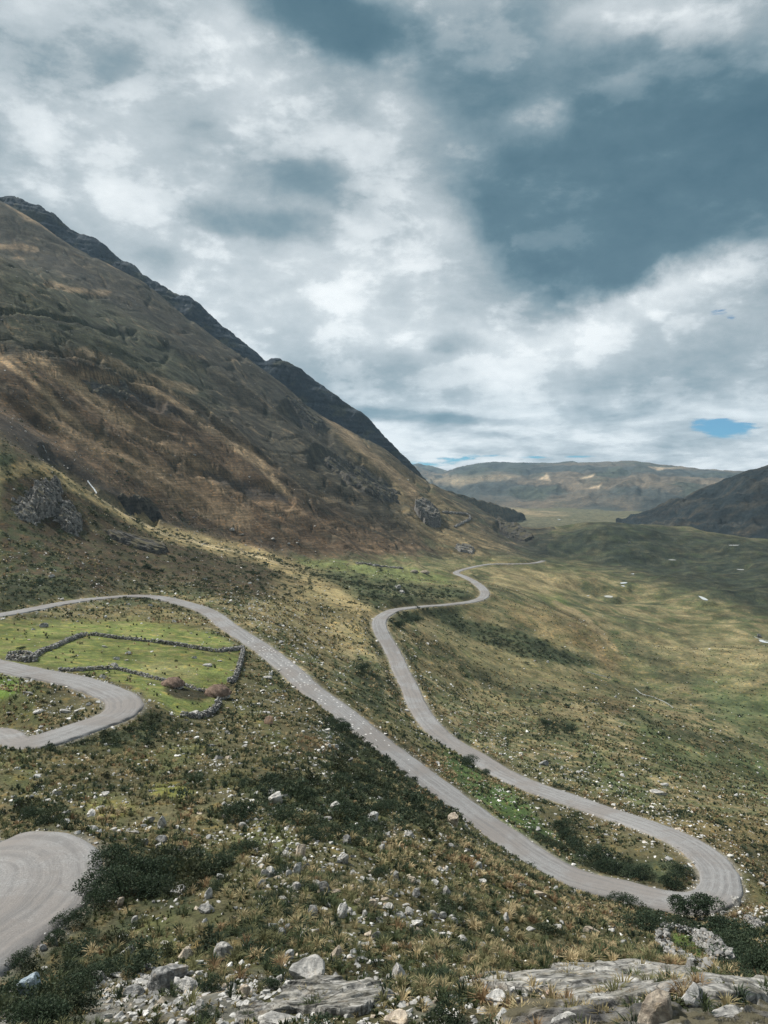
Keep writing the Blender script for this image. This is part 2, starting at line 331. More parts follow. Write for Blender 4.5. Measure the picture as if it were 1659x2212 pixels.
# ---------------------------------------------------------------- land cover
def cover(x, y, z):
    px, py = project(x, y, z); r = np.hypot(x, y); th = np.arctan2(x, y); u = np.log(r)
    wp = px + fbm(th*26, u*26, 4, 71)*22; wq = py + fbm(th*26, u*26, 4, 72)*13
    n1 = fbm(x/(r*.05+2), y/(r*.05+2), 4, 81); n2 = fbm(x/9, y/9, 3, 82); n3 = fbm(th*60, u*60, 4, 83); n4 = fbm(th*9, u*14, 3, 84)
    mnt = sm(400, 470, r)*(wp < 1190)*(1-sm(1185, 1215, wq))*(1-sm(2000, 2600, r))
    C = np.zeros((len(x), 3))+np.array([.088, .094, .048])          # valley and slope grass
    C = mixc(C, (.225, .190, .108), sm(-.08, .3, n3+.6*n4)*(.8-.28*sm(300, 420, r)))    # dry straw
    C = mixc(C, (.060, .080, .036), sm(.05, .4, -n3+.3*n1)*.7)
    # the near slope: dark soil and heath between the tussocks
    nearm = (1-sm(150, 210, r))
    C = mixc(C, (.070, .066, .036), nearm*.85)
    C = mixc(C, (.080, .094, .036), nearm*sm(0, .35, n1)*.6)
    # mountain: dark olive above, rust and tan below
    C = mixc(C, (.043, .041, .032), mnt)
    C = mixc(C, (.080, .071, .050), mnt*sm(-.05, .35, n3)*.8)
    rust = PM(wp, wq, [(-60,770),(60,790),(150,765),(330,850),(450,905),(560,985),(640,1060),(760,1120),(900,1175),(980,1215),(700,1215),(560,1190),(350,1120),(200,1040),(60,950),(-60,900)], 34)
    C = mixc(C, (.112, .076, .047), rust*mnt*.8*(.5+.5*sm(-.3, .3, n3)))
    C = mixc(C, (.180, .130, .080), rust*mnt*sm(.0, .4, n4+.5*n3)*.6)
    fan = PM(wp, wq, [(700,890),(800,960),(960,1070),(1080,1180),(1100,1210),(980,1215),(880,1130),(780,1010)], 24)
    C = mixc(C, (.150, .118, .062), fan*mnt*.6)
    C = mixc(C, (.050, .066, .036), PM(wp, wq, [(0,560),(120,600),(330,700),(430,790),(470,880),(330,840),(150,750),(0,730)], 30)*mnt*.35)
    tan = (.245, .185, .115)
    for ln, w, s in [([(0,774),(60,818),(110,858),(170,924)], 3, .8), ([(60,770),(130,808),(200,862),(282,915)], 7, .8), ([(0,762),(70,800),(120,850)], 2, .5), ([(170,760),(230,775),(300,812),(420,842)], 5, .4),
                     ([(300,830),(360,850),(450,925),(560,1000),(622,1070)], 5, .8), ([(18,440),(60,468),(120,500),(165,520)], 4, .7), ([(240,570),(300,592),(360,635),(400,665)], 3, .5), ([(100,612),(150,625),(235,633)], 3, .6),
                     ([(170,812),(215,815),(260,826)], 3, .6), ([(200,870),(350,960),(500,1050)], 12, .3), ([(100,880),(250,985),(420,1080),(520,1120)], 14, .35), ([(690,880),(760,950),(830,1010),(900,1070)], 6, .5),
                     ([(0,532),(40,530),(75,540)], 3, .6), ([(575,770),(600,778),(640,790)], 5, .6)]:
        C = mixc(C, tan, SM(wp*.5+px*.5, wq*.5+py*.5, ln, w, w*1.1+2)*mnt*min(1, s*1.25))
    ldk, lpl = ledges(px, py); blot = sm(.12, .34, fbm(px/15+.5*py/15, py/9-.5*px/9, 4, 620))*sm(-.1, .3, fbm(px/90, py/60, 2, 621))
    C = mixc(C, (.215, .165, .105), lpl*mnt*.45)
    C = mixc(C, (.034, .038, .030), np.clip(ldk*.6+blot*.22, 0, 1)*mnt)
    # the spur with its pale crest
    spur = PM(wp, wq, [(0,945),(60,965),(110,1010),(210,1065),(280,1110),(360,1145),(460,1172),(590,1196),(700,1240),(640,1290),(520,1290),(400,1270),(260,1275),(100,1290),(0,1300)], 10)*(r < 560)
    C = mixc(C, (.058, .043, .029), spur*.9)
    C = mixc(C, (.12, .072, .040), spur*sm(0, .35, n3)*.7)
    C = mixc(C, (.045, .062, .030), PM(wp, wq, [(-60,960),(40,985),(40,1040),(-60,1040)], 16)*.9)
    C = mixc(C, (.050, .066, .030), PM(wp, wq, [(-60,1090),(60,1130),(130,1200),(200,1260),(120,1290),(-60,1310)], 24)*.7*sm(-.3, .2, n3))
    C = mixc(C, (.33, .27, .14), SM(wp*.4+px*.6, wq*.4+py*.6, [(-20,1030),(60,1012),(120,1022),(205,1070),(280,1113),(352,1150),(450,1176),(560,1200),(640,1232),(730,1285),(790,1330)], 9, 14)*(r < 620)*.72)
    C = mixc(C, (.42, .35, .22), SM(wp*.2+px*.8, wq*.2+py*.8, [(205,1072),(280,1115),(352,1152),(450,1178),(560,1202),(640,1230)], 1.6, 3)*(r < 620)*.75)
    C = mixc(C, (.24, .20, .105), PM(wp, wq, [(600,1225),(700,1230),(800,1330),(800,1400),(700,1420),(620,1360),(520,1330),(580,1290)], 26)*.6)
    # green pastures
    grn = PM(wp, wq, [(-200,1343),(60,1338),(130,1340),(300,1335),(420,1352),(470,1375),(520,1402),(515,1450),(490,1482),(472,1530),(400,1552),(330,1512),(280,1480),(200,1457),(-200,1425)], 8)*(r < 330)
    C = mixc(C, (.120, .146, .046), grn*.9)
    C = mixc(C, (.165, .155, .068), grn*sm(0, .35, n3+.3*n4)*.7)
    C = mixc(C, (.065, .100, .030), grn*sm(.1, .45, -n3)*.6)
    grn = np.maximum(grn, PM(px, py, [(1440,2022),(1500,2024),(1560,2084),(1545,2096),(1500,2084),(1452,2050)], 8)*(r < 200))
    C = mixc(C, (.115, .100, .050), PM(wp, wq, [(0,1345),(100,1325),(300,1300),(420,1320),(470,1350),(430,1365),(300,1340),(150,1342)], 10)*.55*(r < 330))
    C = mixc(C, (.190, .180, .090), PM(wp, wq, [(290,1430),(400,1425),(430,1450),(420,1470),(330,1462)], 14)*.5)
    C = mixc(C, (.028, .026, .018), PM(wp*.5+px*.5, wq*.5+py*.5, [(350,1486),(400,1484),(445,1492),(462,1504),(430,1516),(380,1508)], 5)*.95)
    C = mixc(C, (.105, .165, .035), PM(wp, wq, [(-60,1445),(50,1458),(62,1490),(20,1508),(-60,1512)], 8)*.9)
    C = mixc(C, (.150, .160, .045), PM(wp, wq, [(318,1690),(380,1690),(420,1712),(400,1732),(330,1716)], 10)*.8)
    C = mixc(C, (.165, .160, .050), PM(wp, wq, [(180,1740),(280,1730),(300,1755),(220,1775)], 12)*.6)
    C = mixc(C, (.115, .140, .055), PM(wp, wq, [(640,1208),(760,1216),(830,1226),(940,1232),(985,1248),(960,1264),(860,1256),(780,1240),(680,1226)], 8)*.85*(r < 760))
    C = mixc(C, (.075, .115, .030), PM(wp, wq, [(1455,2010),(1500,2012),(1560,2080),(1520,2098),(1450,2040)], 8)*.9)
    C = mixc(C, (.060, .105, .035), PM(wp, wq, [(960,1610),(1030,1660),(1110,1715),(1200,1800),(1260,1880),(1220,1885),(1120,1800),(1040,1740),(960,1670)], 14)*.8)
    n5 = fbm(x/34, y/34, 4, 85)*(r > 280)*(px > 900)
    C = mixc(C, (.048, .056, .034), sm(.02, .3, n5)*.65); C = mixc(C, (.21, .175, .10), sm(.05, .35, -n5)*.45)
    for pg, cc, s, f in [([(1150,1278),(1210,1285),(1240,1315),(1190,1312)], (.085,.125,.040), .8, 9), ([(1380,1560),(1500,1620),(1659,1640),(1800,1800),(1659,1750),(1520,1700),(1400,1640)], (.055,.090,.036), .75, 26),
                   ([(1500,1480),(1659,1500),(1750,1600),(1600,1600)], (.060,.095,.040), .5, 26), ([(1240,1560),(1330,1660),(1420,1740),(1380,1745),(1290,1680)], (.095,.140,.055), .6, 16),
                   ([(1380,1380),(1600,1370),(1659,1450),(1450,1440)], (.26,.225,.125), .45, 28), ([(1080,1380),(1180,1430),(1250,1480),(1100,1480),(960,1400),(900,1360)], (.21,.185,.095), .55, 22),
                   ([(1440,1690),(1560,1640),(1659,1690),(1659,1760),(1500,1750)], (.105,.090,.052), .45, 22), ([(1300,1505),(1360,1515),(1345,1545),(1300,1540)], (.10,.068,.040), .7, 8),
                   ([(1060,1222),(1240,1240),(1250,1262),(1180,1290),(1060,1260)], (.275,.225,.125), .55, 14), ([(1180,1298),(1240,1320),(1300,1370),(1345,1430),(1320,1445),(1260,1390)], (.165,.118,.065), .6, 12),
                   ([(1060,1300),(1170,1310),(1290,1400),(1200,1395)], (.185,.145,.075), .7, 12), ([(1000,1310),(1060,1330),(1040,1345)], (.20,.15,.08), .5, 8),
                   ([(1340,1770),(1500,1770),(1659,1775),(1659,1830),(1560,1830),(1440,1800)], (.17,.135,.065), .7, 14), ([(1640,1490),(1659,1480),(1659,1560)], (.05,.09,.03), .6, 12),
                   ([(1180,1480),(1300,1470),(1400,1500),(1300,1530)], (.105,.098,.052), .6, 20)]:
        C = mixc(C, cc, PM(wp, wq, pg, f)*s*(.6+.4*sm(-.2, .3, n3)))
    C = mixc(C, (.23, .19, .11), SM(wp*.5+px*.5, wq*.5+py*.5, [(1195,1300),(1260,1330),(1300,1368),(1332,1405)], 2.5, 5)*.8)
    # dark far hummocks of the valley
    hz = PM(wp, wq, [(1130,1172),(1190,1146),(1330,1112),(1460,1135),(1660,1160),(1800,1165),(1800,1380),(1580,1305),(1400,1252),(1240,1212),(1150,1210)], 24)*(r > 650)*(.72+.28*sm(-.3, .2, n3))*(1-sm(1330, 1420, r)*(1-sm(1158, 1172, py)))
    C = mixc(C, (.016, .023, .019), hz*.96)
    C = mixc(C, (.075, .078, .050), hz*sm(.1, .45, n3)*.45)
    plain = (r > 1500)*(px > 900)*(1-hz)
    C = mixc(C, (.088, .088, .056), plain*.85)
    C = mixc(C, (.21, .17, .105), PM(wp, wq, [(1060,1096),(1130,1100),(1230,1112),(1200,1118),(1110,1112)], 6)*(r > 1500)*.8)
    # heath belts: dark shrubs seen as a mass, plus painted shade on one flank
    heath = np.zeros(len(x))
    for pg, s, f in [([(895,1312),(960,1310),(1010,1345),(1090,1358),(1200,1395),(1290,1430),(1270,1442),(1150,1425),(1060,1398),(960,1350)], .9, 9), ([(830,1335),(860,1325),(905,1322),(900,1345),(850,1352),(838,1380)], .9, 6),  # first belt: shrubs, and the shaded flank of the mound painted in
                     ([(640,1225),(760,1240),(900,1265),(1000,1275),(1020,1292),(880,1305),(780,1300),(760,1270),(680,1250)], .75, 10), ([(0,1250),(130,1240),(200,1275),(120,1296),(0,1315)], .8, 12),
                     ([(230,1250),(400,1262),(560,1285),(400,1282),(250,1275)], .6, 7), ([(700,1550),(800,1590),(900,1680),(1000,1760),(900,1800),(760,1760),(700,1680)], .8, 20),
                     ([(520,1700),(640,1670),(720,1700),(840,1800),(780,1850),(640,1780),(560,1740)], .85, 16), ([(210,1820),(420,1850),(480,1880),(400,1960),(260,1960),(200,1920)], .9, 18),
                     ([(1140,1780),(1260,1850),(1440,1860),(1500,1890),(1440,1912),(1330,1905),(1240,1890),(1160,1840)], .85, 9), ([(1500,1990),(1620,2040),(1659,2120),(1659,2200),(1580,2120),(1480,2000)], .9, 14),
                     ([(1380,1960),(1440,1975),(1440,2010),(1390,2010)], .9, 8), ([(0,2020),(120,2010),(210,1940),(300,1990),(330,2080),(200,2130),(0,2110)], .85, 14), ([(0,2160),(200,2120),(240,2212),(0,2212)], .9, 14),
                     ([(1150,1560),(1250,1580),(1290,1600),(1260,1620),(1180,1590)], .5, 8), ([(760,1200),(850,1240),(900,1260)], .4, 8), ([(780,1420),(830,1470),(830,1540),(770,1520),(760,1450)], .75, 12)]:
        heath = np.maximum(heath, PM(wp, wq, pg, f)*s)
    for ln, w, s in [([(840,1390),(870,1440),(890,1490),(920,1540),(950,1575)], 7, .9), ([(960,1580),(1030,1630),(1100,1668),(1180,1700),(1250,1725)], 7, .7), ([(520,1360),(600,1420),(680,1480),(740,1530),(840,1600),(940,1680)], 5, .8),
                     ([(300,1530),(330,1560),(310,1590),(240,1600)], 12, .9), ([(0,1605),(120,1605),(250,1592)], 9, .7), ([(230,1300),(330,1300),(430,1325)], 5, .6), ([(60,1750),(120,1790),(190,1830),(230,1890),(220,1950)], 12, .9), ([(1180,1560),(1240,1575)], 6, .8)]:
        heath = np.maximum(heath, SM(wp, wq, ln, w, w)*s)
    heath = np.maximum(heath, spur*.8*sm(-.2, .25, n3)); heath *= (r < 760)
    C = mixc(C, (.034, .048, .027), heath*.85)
    # bare rock and scree
    rock = np.zeros(len(x))
    for pg, s, f, r0, r1 in [([(-20,2200),(500,2180),(900,2160),(1700,2180),(1700,2400),(-20,2400)], .5, 20, 0, 40), ([(180,2110),(380,2070),(520,2100),(820,2110),(900,2212),(180,2212)], .75, 20, 0, 40),
                     ([(980,2120),(1100,2105),(1200,2085),(1350,2075),(1500,2105),(1659,2120),(1700,2170),(1300,2190),(1050,2160)], .7, 10, 0, 40),
                     ([(180,828),(300,842),(400,890),(420,905),(300,880),(200,850)], .7, 7, 430, 1600), ([(330,860),(450,905),(520,960),(480,960),(400,910)], .45, 8, 430, 1600), ([(430,1012),(545,1045),(628,1075),(620,1092),(545,1075),(470,1045)], .8, 6, 430, 1600),
                     ([(690,990),(760,1005),(840,1045),(862,1085),(810,1080),(740,1035)], .8, 9, 430, 1600), ([(600,840),(650,880),(705,928),(680,935),(620,890)], .8, 9, 430, 1600), ([(1070,1120),(1120,1135),(1150,1168),(1110,1172),(1080,1150)], .7, 5, 430, 1600),
                     ([(-10,890),(60,925),(110,955),(210,1040),(330,1098),(350,1125),(250,1105),(150,1052),(60,972),(-10,925)], .70, 15, 425, 700), ([(0,505),(60,530),(150,560),(250,620),(360,680),(440,760),(400,770),(280,680),(120,590)], .3, 14, 430, 2000)]:
        rock = np.maximum(rock, PM(wp, wq, pg, f)*s*(r >= r0)*(r <= r1))
    C = mixc(C, (.035, .036, .036), rock*(r > 380)*.9)
    C = mixc(C, (.21, .205, .19), rock*(r <= 60)*sm(-.25, .1, n2+n1)*.9)
    for ln, w in [([(0,682),(60,685),(110,693),(190,702),(290,722)], 1.3), ([(0,740),(60,760),(130,775),(220,790),(330,830),(450,905)], 1.5), ([(690,1100),(760,1130),(850,1165)], 1.2)]:
        C = mixc(C, (.030, .032, .026), SM(wp*.3+px*.7, wq*.3+py*.7, ln, w, 2.5)*mnt*.8)
    return dict(C=C, px=px, py=py, wp=wp, wq=wq, r=r, grn=grn, heath=heath, rock=rock, mnt=mnt, n1=n1, n2=n2, n3=n3, n4=n4, near=nearm)

xf, yf, zf = XG.ravel(), YG.ravel(), Zf.ravel()
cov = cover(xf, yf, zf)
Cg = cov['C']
drv = (DR-HWD).ravel()
Cg = mixc(Cg, (.20, .185, .155), (1-sm(.0, 1.3, drv+.5*cov['n2']))*.8)      # gravel verge
Cg = mixc(Cg, (.11, .085, .05), (sm(.6, 1.5, drv)-sm(2.0, 3.2, drv))*.35)
stony = np.clip(cov['near']*.6+.4*sm(0, .3, cov['n2']), 0, 1)*(1-cov['grn'])*(1-cov['mnt'])

# ---------------------------------------------------------------- node helpers
def newmat(name):
    m = bpy.data.materials.new(name); m.use_nodes = True; nt = m.node_tree; nt.nodes.clear()
    out = nt.nodes.new('ShaderNodeOutputMaterial'); b = nt.nodes.new('ShaderNodeBsdfPrincipled')
    nt.links.new(b.outputs[0], out.inputs[0]); b.inputs['Roughness'].default_value = .9
    b.inputs['Specular IOR Level'].default_value = .25
    return m, nt, b
class NT:
    def __init__(s, nt): s.nt = nt
    def n(s, t, **k):
        x = s.nt.nodes.new(t)
        for a, v in k.items(): setattr(x, a, v)
        return x
    def put(s, sock, v):
        if hasattr(v, 'links') or isinstance(v, bpy.types.NodeSocket): s.nt.links.new(v, sock)
        else: sock.default_value = v
    def m(s, op, a, b=None, c=None, clamp=False):
        x = s.n('ShaderNodeMath', operation=op, use_clamp=clamp); s.put(x.inputs[0], a)
        if b is not None: s.put(x.inputs[1], b)
        if c is not None: s.put(x.inputs[2], c)
        return x.outputs[0]
    def vm(s, op, a, b=None, sc=None):
        x = s.n('ShaderNodeVectorMath', operation=op); s.put(x.inputs[0], a)
        if b is not None: s.put(x.inputs[1], b)
        if sc is not None: s.put(x.inputs['Scale'], sc)
        return x.outputs[0]
    def noise(s, vec, scale, detail=4, rough=.55, dist=0):
        x = s.n('ShaderNodeTexNoise'); s.put(x.inputs['Vector'], vec); x.inputs['Scale'].default_value = scale
        x.inputs['Detail'].default_value = detail; x.inputs['Roughness'].default_value = rough; x.inputs['Distortion'].default_value = dist
        return x.outputs['Fac']
    def mr(s, v, a, b, c=0.0, d=1.0, smooth=True):
        x = s.n('ShaderNodeMapRange'); x.interpolation_type = 'SMOOTHSTEP' if smooth else 'LINEAR'
        for i, q in enumerate((v, a, b, c, d)): s.put(x.inputs[i], q)
        return x.outputs[0]
    def mix(s, f, a, b, mode='MIX'):
        x = s.n('ShaderNodeMix', data_type='RGBA', blend_type=mode); s.put(x.inputs[0], f)
        s.put(x.inputs[6], (*a, 1) if isinstance(a, tuple) and len(a) == 3 else a); s.put(x.inputs[7], (*b, 1) if isinstance(b, tuple) and len(b) == 3 else b)
        return x.outputs[2]
    def bump(s, h, dist, strength=1.0, normal=None):
        x = s.n('ShaderNodeBump'); s.put(x.inputs['Height'], h); x.inputs['Distance'].default_value = dist; x.inputs['Strength'].default_value = strength
        if normal is not None: s.put(x.inputs['Normal'], normal)
        return x.outputs[0]
def attr(t, name, out='Color'):
    a = t.n('ShaderNodeAttribute'); a.attribute_name = name; return a.outputs[out]

def ground_material(name, rocky=0.0, big=1.0):
    """turf over soil: land-cover colour broken by clumps, contour terracettes, bare flecks"""
    m, nt, b = newmat(name); t = NT(nt)
    pos = t.n('ShaderNodeTexCoord').outputs['Object']
    c = attr(t, 'Col')
    fine = t.noise(pos, 3.2/big, 7, .68); mid = t.noise(pos, .55/big, 6, .65); wide = t.noise(pos, .06/big, 6, .65)
    sv = t.vm('MULTIPLY', pos, (.035/big, .035/big, .9/big)); terr = t.noise(sv, 1.0, 5, .6, .6)
    k = t.m('MULTIPLY', t.mr(fine, .25, .75, .45, 1.55, False), t.mr(mid, .3, .7, .66, 1.36, False))
    k = t.m('MULTIPLY', k, t.mr(wide, .34, .66, .58, 1.45, False))
    steep = attr(t, 'far', 'Fac')
    k2 = t.m('MULTIPLY', k, t.mr(terr, .32, .68, .72, 1.3, False))
    k = t.m('ADD', t.m('MULTIPLY', k2, steep), t.m('MULTIPLY', k, t.m('SUBTRACT', 1.0, steep)))
    col = t.vm('SCALE', c, sc=k)
    warm = t.mix(t.mr(mid, .52, .66), col, t.vm('MULTIPLY', col, (1.35, 1.1, .85)))
    # flecks of pale stone lying in the turf
    vo = t.n('ShaderNodeTexVoronoi', feature='F1'); t.put(vo.inputs['Vector'], pos); vo.inputs['Scale'].default_value = 1.5/big; vo.inputs['Randomness'].default_value = 1
    sz = t.noise(pos, .22/big, 3, .6)
    rnd = t.n('ShaderNodeSeparateColor'); nt.links.new(vo.outputs['Color'], rnd.inputs[0])
    fl = t.m('LESS_THAN', vo.outputs['Distance'], t.m('MULTIPLY', t.mr(sz, .5, .7, 0.0, .34), rnd.outputs[0]))
    fl = t.m('MULTIPLY', fl, attr(t, 'stony', 'Fac'))
    col = t.mix(fl, warm, (.34, .33, .30))
    nt.links.new(col, b.inputs['Base Color'])
    h = t.m('ADD', t.m('MULTIPLY', mid, 1.3), t.m('MULTIPLY', fine, .35)); h = t.m('ADD', h, t.m('MULTIPLY', t.m('ADD', terr, t.m('MULTIPLY', wide, 1.6)), t.m('MULTIPLY', steep, 2.2)))
    nt.links.new(t.bump(h, .55*big, .8), b.inputs['Normal'])
    b.inputs['Roughness'].default_value = .95; b.inputs['Specular IOR Level'].default_value = .1
    return m
M_ground = ground_material('turf')
M_farhill = ground_material('hill turf', big=8)
def rock_material(name, tint=(.30, .295, .28), dark=(.07, .072, .07), scale=1.0, strata=0.0, warm=.25, contrast=1.0, turf=0.0, cracks=0.0):
    m, nt, b = newmat(name); t = NT(nt); pos = t.n('ShaderNodeTexCoord').outputs['Object']
    n1 = t.noise(pos, 1.6*scale, 8, .68, .3); n2 = t.noise(pos, 7*scale, 6, .7); sv = t.vm('MULTIPLY', pos, (.5*scale, .5*scale, 5.5*scale)); n3 = t.noise(sv, 1.0, 6, .65, .8)
    oi = t.n('ShaderNodeObjectInfo'); rn = oi.outputs['Random']
    col = t.mix(t.mr(n1, .36, .62), dark, tint)
    col = t.mix(t.mr(n2, .45, .8, 0, .55*contrast), col, (.07, .072, .072))
    if strata: col = t.mix(t.mr(n3, .4, .6, 0, strata), col, t.vm('SCALE', col, sc=.3))
    col = t.mix(t.mr(t.noise(pos, 2.3*scale, 3), .55, .7, 0, warm), col, (.34, .235, .13))
    if cracks:
        vc = t.n('ShaderNodeTexVoronoi', feature='DISTANCE_TO_EDGE'); t.put(vc.inputs['Vector'], t.vm('ADD', t.vm('MULTIPLY', pos, (1, 1.6, 2.5)), t.vm('SCALE', pos, sc=0.0))); vc.inputs['Scale'].default_value = cracks
        col = t.mix(t.mr(vc.outputs['Distance'], .0, .05, .85, 0), col, (.045, .045, .04))
    if turf:
        geo = t.n('ShaderNodeNewGeometry'); sg = t.n('ShaderNodeSeparateXYZ'); nt.links.new(geo.outputs['True Normal'], sg.inputs[0])
        tf = t.m('MULTIPLY', t.mr(t.noise(pos, .9*scale, 6, .65), .46, .56), t.mr(sg.outputs[2], .35, .75)); col = t.mix(t.m('MULTIPLY', tf, turf), col, (.085, .075, .042))
    col = t.vm('SCALE', col, sc=t.mr(rn, 0, 1, .8, 1.2, False))
    nt.links.new(col, b.inputs['Base Color'])
    h = t.m('ADD', n1, t.m('MULTIPLY', n2, .35)); h = t.m('ADD', h, t.m('MULTIPLY', n3, .8*strata))
    nt.links.new(t.bump(h, .12/scale, .9), b.inputs['Normal']); b.inputs['Roughness'].default_value = .92
    return m

far_attr = np.clip(cov['mnt']*sm(430, 600, cov['r'])+sm(350, 1000, cov['r'])*.55, 0, 1)
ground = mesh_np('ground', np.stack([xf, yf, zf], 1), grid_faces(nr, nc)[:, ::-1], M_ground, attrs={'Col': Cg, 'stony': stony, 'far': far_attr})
tag(ground, kind='structure')

# ---------------------------------------------------------------- distant ridges (crest line and foot line in the round)
def ridge(name, crest, foot, ns=420, nv=70, back=1.0, amp=(40, 12, 4), seed=3, mat=None, colf=None, sink=25, bulge=.12, ridged=0.0, strata=0):
    """crest / foot: (photo column, photo row, distance)"""
    cp = catmull([(a, b, r) for a, b, r in crest], 12); fp = catmull([(a, b, r) for a, b, r in foot], 12)
    def walk(P_):
        d = np.concatenate([[0], np.cumsum(np.abs(np.diff(P_[:, 0]))+.3*np.abs(np.diff(P_[:, 1])))]); s = np.linspace(0, d[-1], ns)
        q = np.stack([np.interp(s, d, P_[:, k]) for k in range(3)], 1); return pt(q[:, 0], q[:, 1], q[:, 2])
    Cw, Fw = walk(cp), walk(fp); Fw[:, 2] -= sink
    v = np.linspace(0, 1, nv)[:, None, None]
    front = Fw[None]+(Cw-Fw)[None]*v; front[:, :, 2] += (np.sin(np.pi*v[:, :, 0])*bulge)*(Cw-Fw)[None, :, 2]
    vb = np.linspace(0, 1, 16)[1:, None, None]; out = (Cw-Fw)*np.array([1, 1, 0]); bk = Cw[None]+out[None]*vb*back; bk[:, :, 2] = Cw[None, :, 2]-(vb[:, :, 0]**1.4)*((Cw-Fw)[None, :, 2])
    G = np.concatenate([front, bk], 0); n_, m_, _ = G.shape
    vv = np.concatenate([v[:, 0, 0], np.ones(15)]); x, y = G[:, :, 0], G[:, :, 1]
    S = np.cumsum(np.r_[0, np.linalg.norm(np.diff(Cw, axis=0), axis=1)])[None]+np.zeros((n_, 1)); D = vv[:, None]*np.linalg.norm(Cw-Fw, axis=1).mean()
    env = np.minimum(sm(0, .25, vv), 1)[:, None]*np.where(vv[:, None] > .999, .25, np.minimum(1, .25+ (1-vv[:, None])*5))
    lam = amp[0]*7
    dz = 0
    for i, a in enumerate(amp):
        l = lam/(2.3**i); nz = perlin(S/l+seed, D/(l*(2.2 if ridged else 1))+i*3.3, seed+i)
        if ridged: nz = nz*(1-ridged)+(1-2*np.abs(nz))*ridged
        dz = dz+nz*a
    G[:, :, 2] += dz*env
    if strata:
        st = fbm(S/180, G[:, :, 2]/7.0, 3, seed+50); G[:, :, 1] += st*strata*sm(.1, .4, vv)[:, None]; G[:, :, 0] -= st*strata*.6*sm(.1, .4, vv)[:, None]
    X = G.reshape(-1, 3); col = colf(X, S.ravel(), np.repeat(vv, m_), dz.ravel() if hasattr(dz, 'ravel') else 0)
    o = mesh_np(name, X, grid_faces(n_, m_), mat, attrs={'Col': col, 'stony': np.zeros(len(X)), 'far': np.full(len(X), .6)})
    return o

def col_rocky(X, S, v, dz):
    n = fbm(S/90, X[:, 2]/16, 4, 9); c = np.zeros((len(X), 3))+np.array([.022, .031, .042])  # blue-grey rock, its blue partly painted in for thin haze
    c = mixc(c, (.050, .060, .070), sm(.0, .35, n)); c = mixc(c, (.055, .060, .042), sm(.1, .4, fbm(S/40, X[:, 2]/30, 3, 10))*.6)
    px, py = project(X[:, 0], X[:, 1], X[:, 2]); c = mixc(c, (.085, .078, .052), sm(860, 960, px)*.95)
    return c
rock_crest = [(-260,300,1650),(-120,380,1620),(-40,415,1600),(0,429,1590),(45,430,1590),(83,441,1585),(108,455,1580),(130,463,1580),(160,493,1570),(195,510,1570),(225,523,1565),(265,553,1560),(300,571,1555),(318,592,1550),(365,618,1550),(400,632,1545),(430,648,1540),(480,693,1535),(530,733,1530),(560,756,1530),(575,770,1530),(598,775,1530),(620,780,1530),(650,797,1535),(675,814,1540),(715,845,1550),(750,874,1560),(778,889,1570),(797,906,1580),(830,943,1600),(860,971,1630),(895,1008,1680),(930,1047,1750),(965,1062,1850),(1000,1071,1950),(1040,1083,2050),(1090,1096,2200),(1130,1111,2350)]
rock_crest = [(p_[0], p_[1]+13*float(1-sm(500, 760, p_[0])), p_[2]) for p_ in rock_crest]
rock_foot = [(a-70-(0 if a < 900 else (a-900)*-.2), b+170 if a < 800 else b+170-(a-800)*.34, r-190) for a, b, r in rock_crest]
o = ridge('rocky_ridge', rock_crest, rock_foot, 700, 90, amp=(10, 6, 4, 2.5, 1.2), seed=21, mat=ground_material('crag turf', big=5), colf=col_rocky, bulge=.3, ridged=.3, strata=4)
tag(o, kind='structure')
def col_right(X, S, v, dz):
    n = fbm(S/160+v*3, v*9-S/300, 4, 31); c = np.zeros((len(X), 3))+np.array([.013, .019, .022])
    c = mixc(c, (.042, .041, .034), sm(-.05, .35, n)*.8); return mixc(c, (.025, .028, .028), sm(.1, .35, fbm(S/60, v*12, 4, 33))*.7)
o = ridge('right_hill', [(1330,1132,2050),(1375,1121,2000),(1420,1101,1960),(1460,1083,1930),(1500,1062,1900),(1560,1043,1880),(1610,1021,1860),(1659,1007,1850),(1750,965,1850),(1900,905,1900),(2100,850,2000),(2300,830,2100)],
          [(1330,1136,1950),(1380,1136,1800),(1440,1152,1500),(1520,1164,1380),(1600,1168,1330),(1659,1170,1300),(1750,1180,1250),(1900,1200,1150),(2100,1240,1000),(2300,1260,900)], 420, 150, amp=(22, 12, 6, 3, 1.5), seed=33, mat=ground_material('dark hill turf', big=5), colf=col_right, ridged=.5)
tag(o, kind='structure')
def col_far(X, S, v, dz):
    px, py = project(X[:, 0], X[:, 1], X[:, 2]); n = fbm(S/700+v*2, v*6-S/900, 5, 41); n2 = fbm(S/1500, v*4, 3, 43); c = np.zeros((len(X), 3))+np.array([.040, .047, .045])
    c = mixc(c, (.125, .100, .070), sm(-.1, .3, n2+.4*n)*.7); c = mixc(c, (.045, .055, .040), sm(.0, .35, -n)*.75)
    c = mixc(c, (.235, .19, .125), PM(px+n*60, py+n*12, [(930,1040),(960,1028),(1080,1022),(1120,1030),(1000,1052)], 9)*.7)  # tan patch with sunlight painted into the hill colour
    for pg in ([(1165,1036),(1180,1022),(1192,1040)], [(1252,1034),(1282,1022),(1278,1030)], [(1268,1056),(1300,1043),(1292,1054)], [(1400,1008),(1480,1010),(1420,1016)]): c = mixc(c, (.40, .32, .22), PM(px+n*10, py+n*4, pg, 3)*.75)
    return c
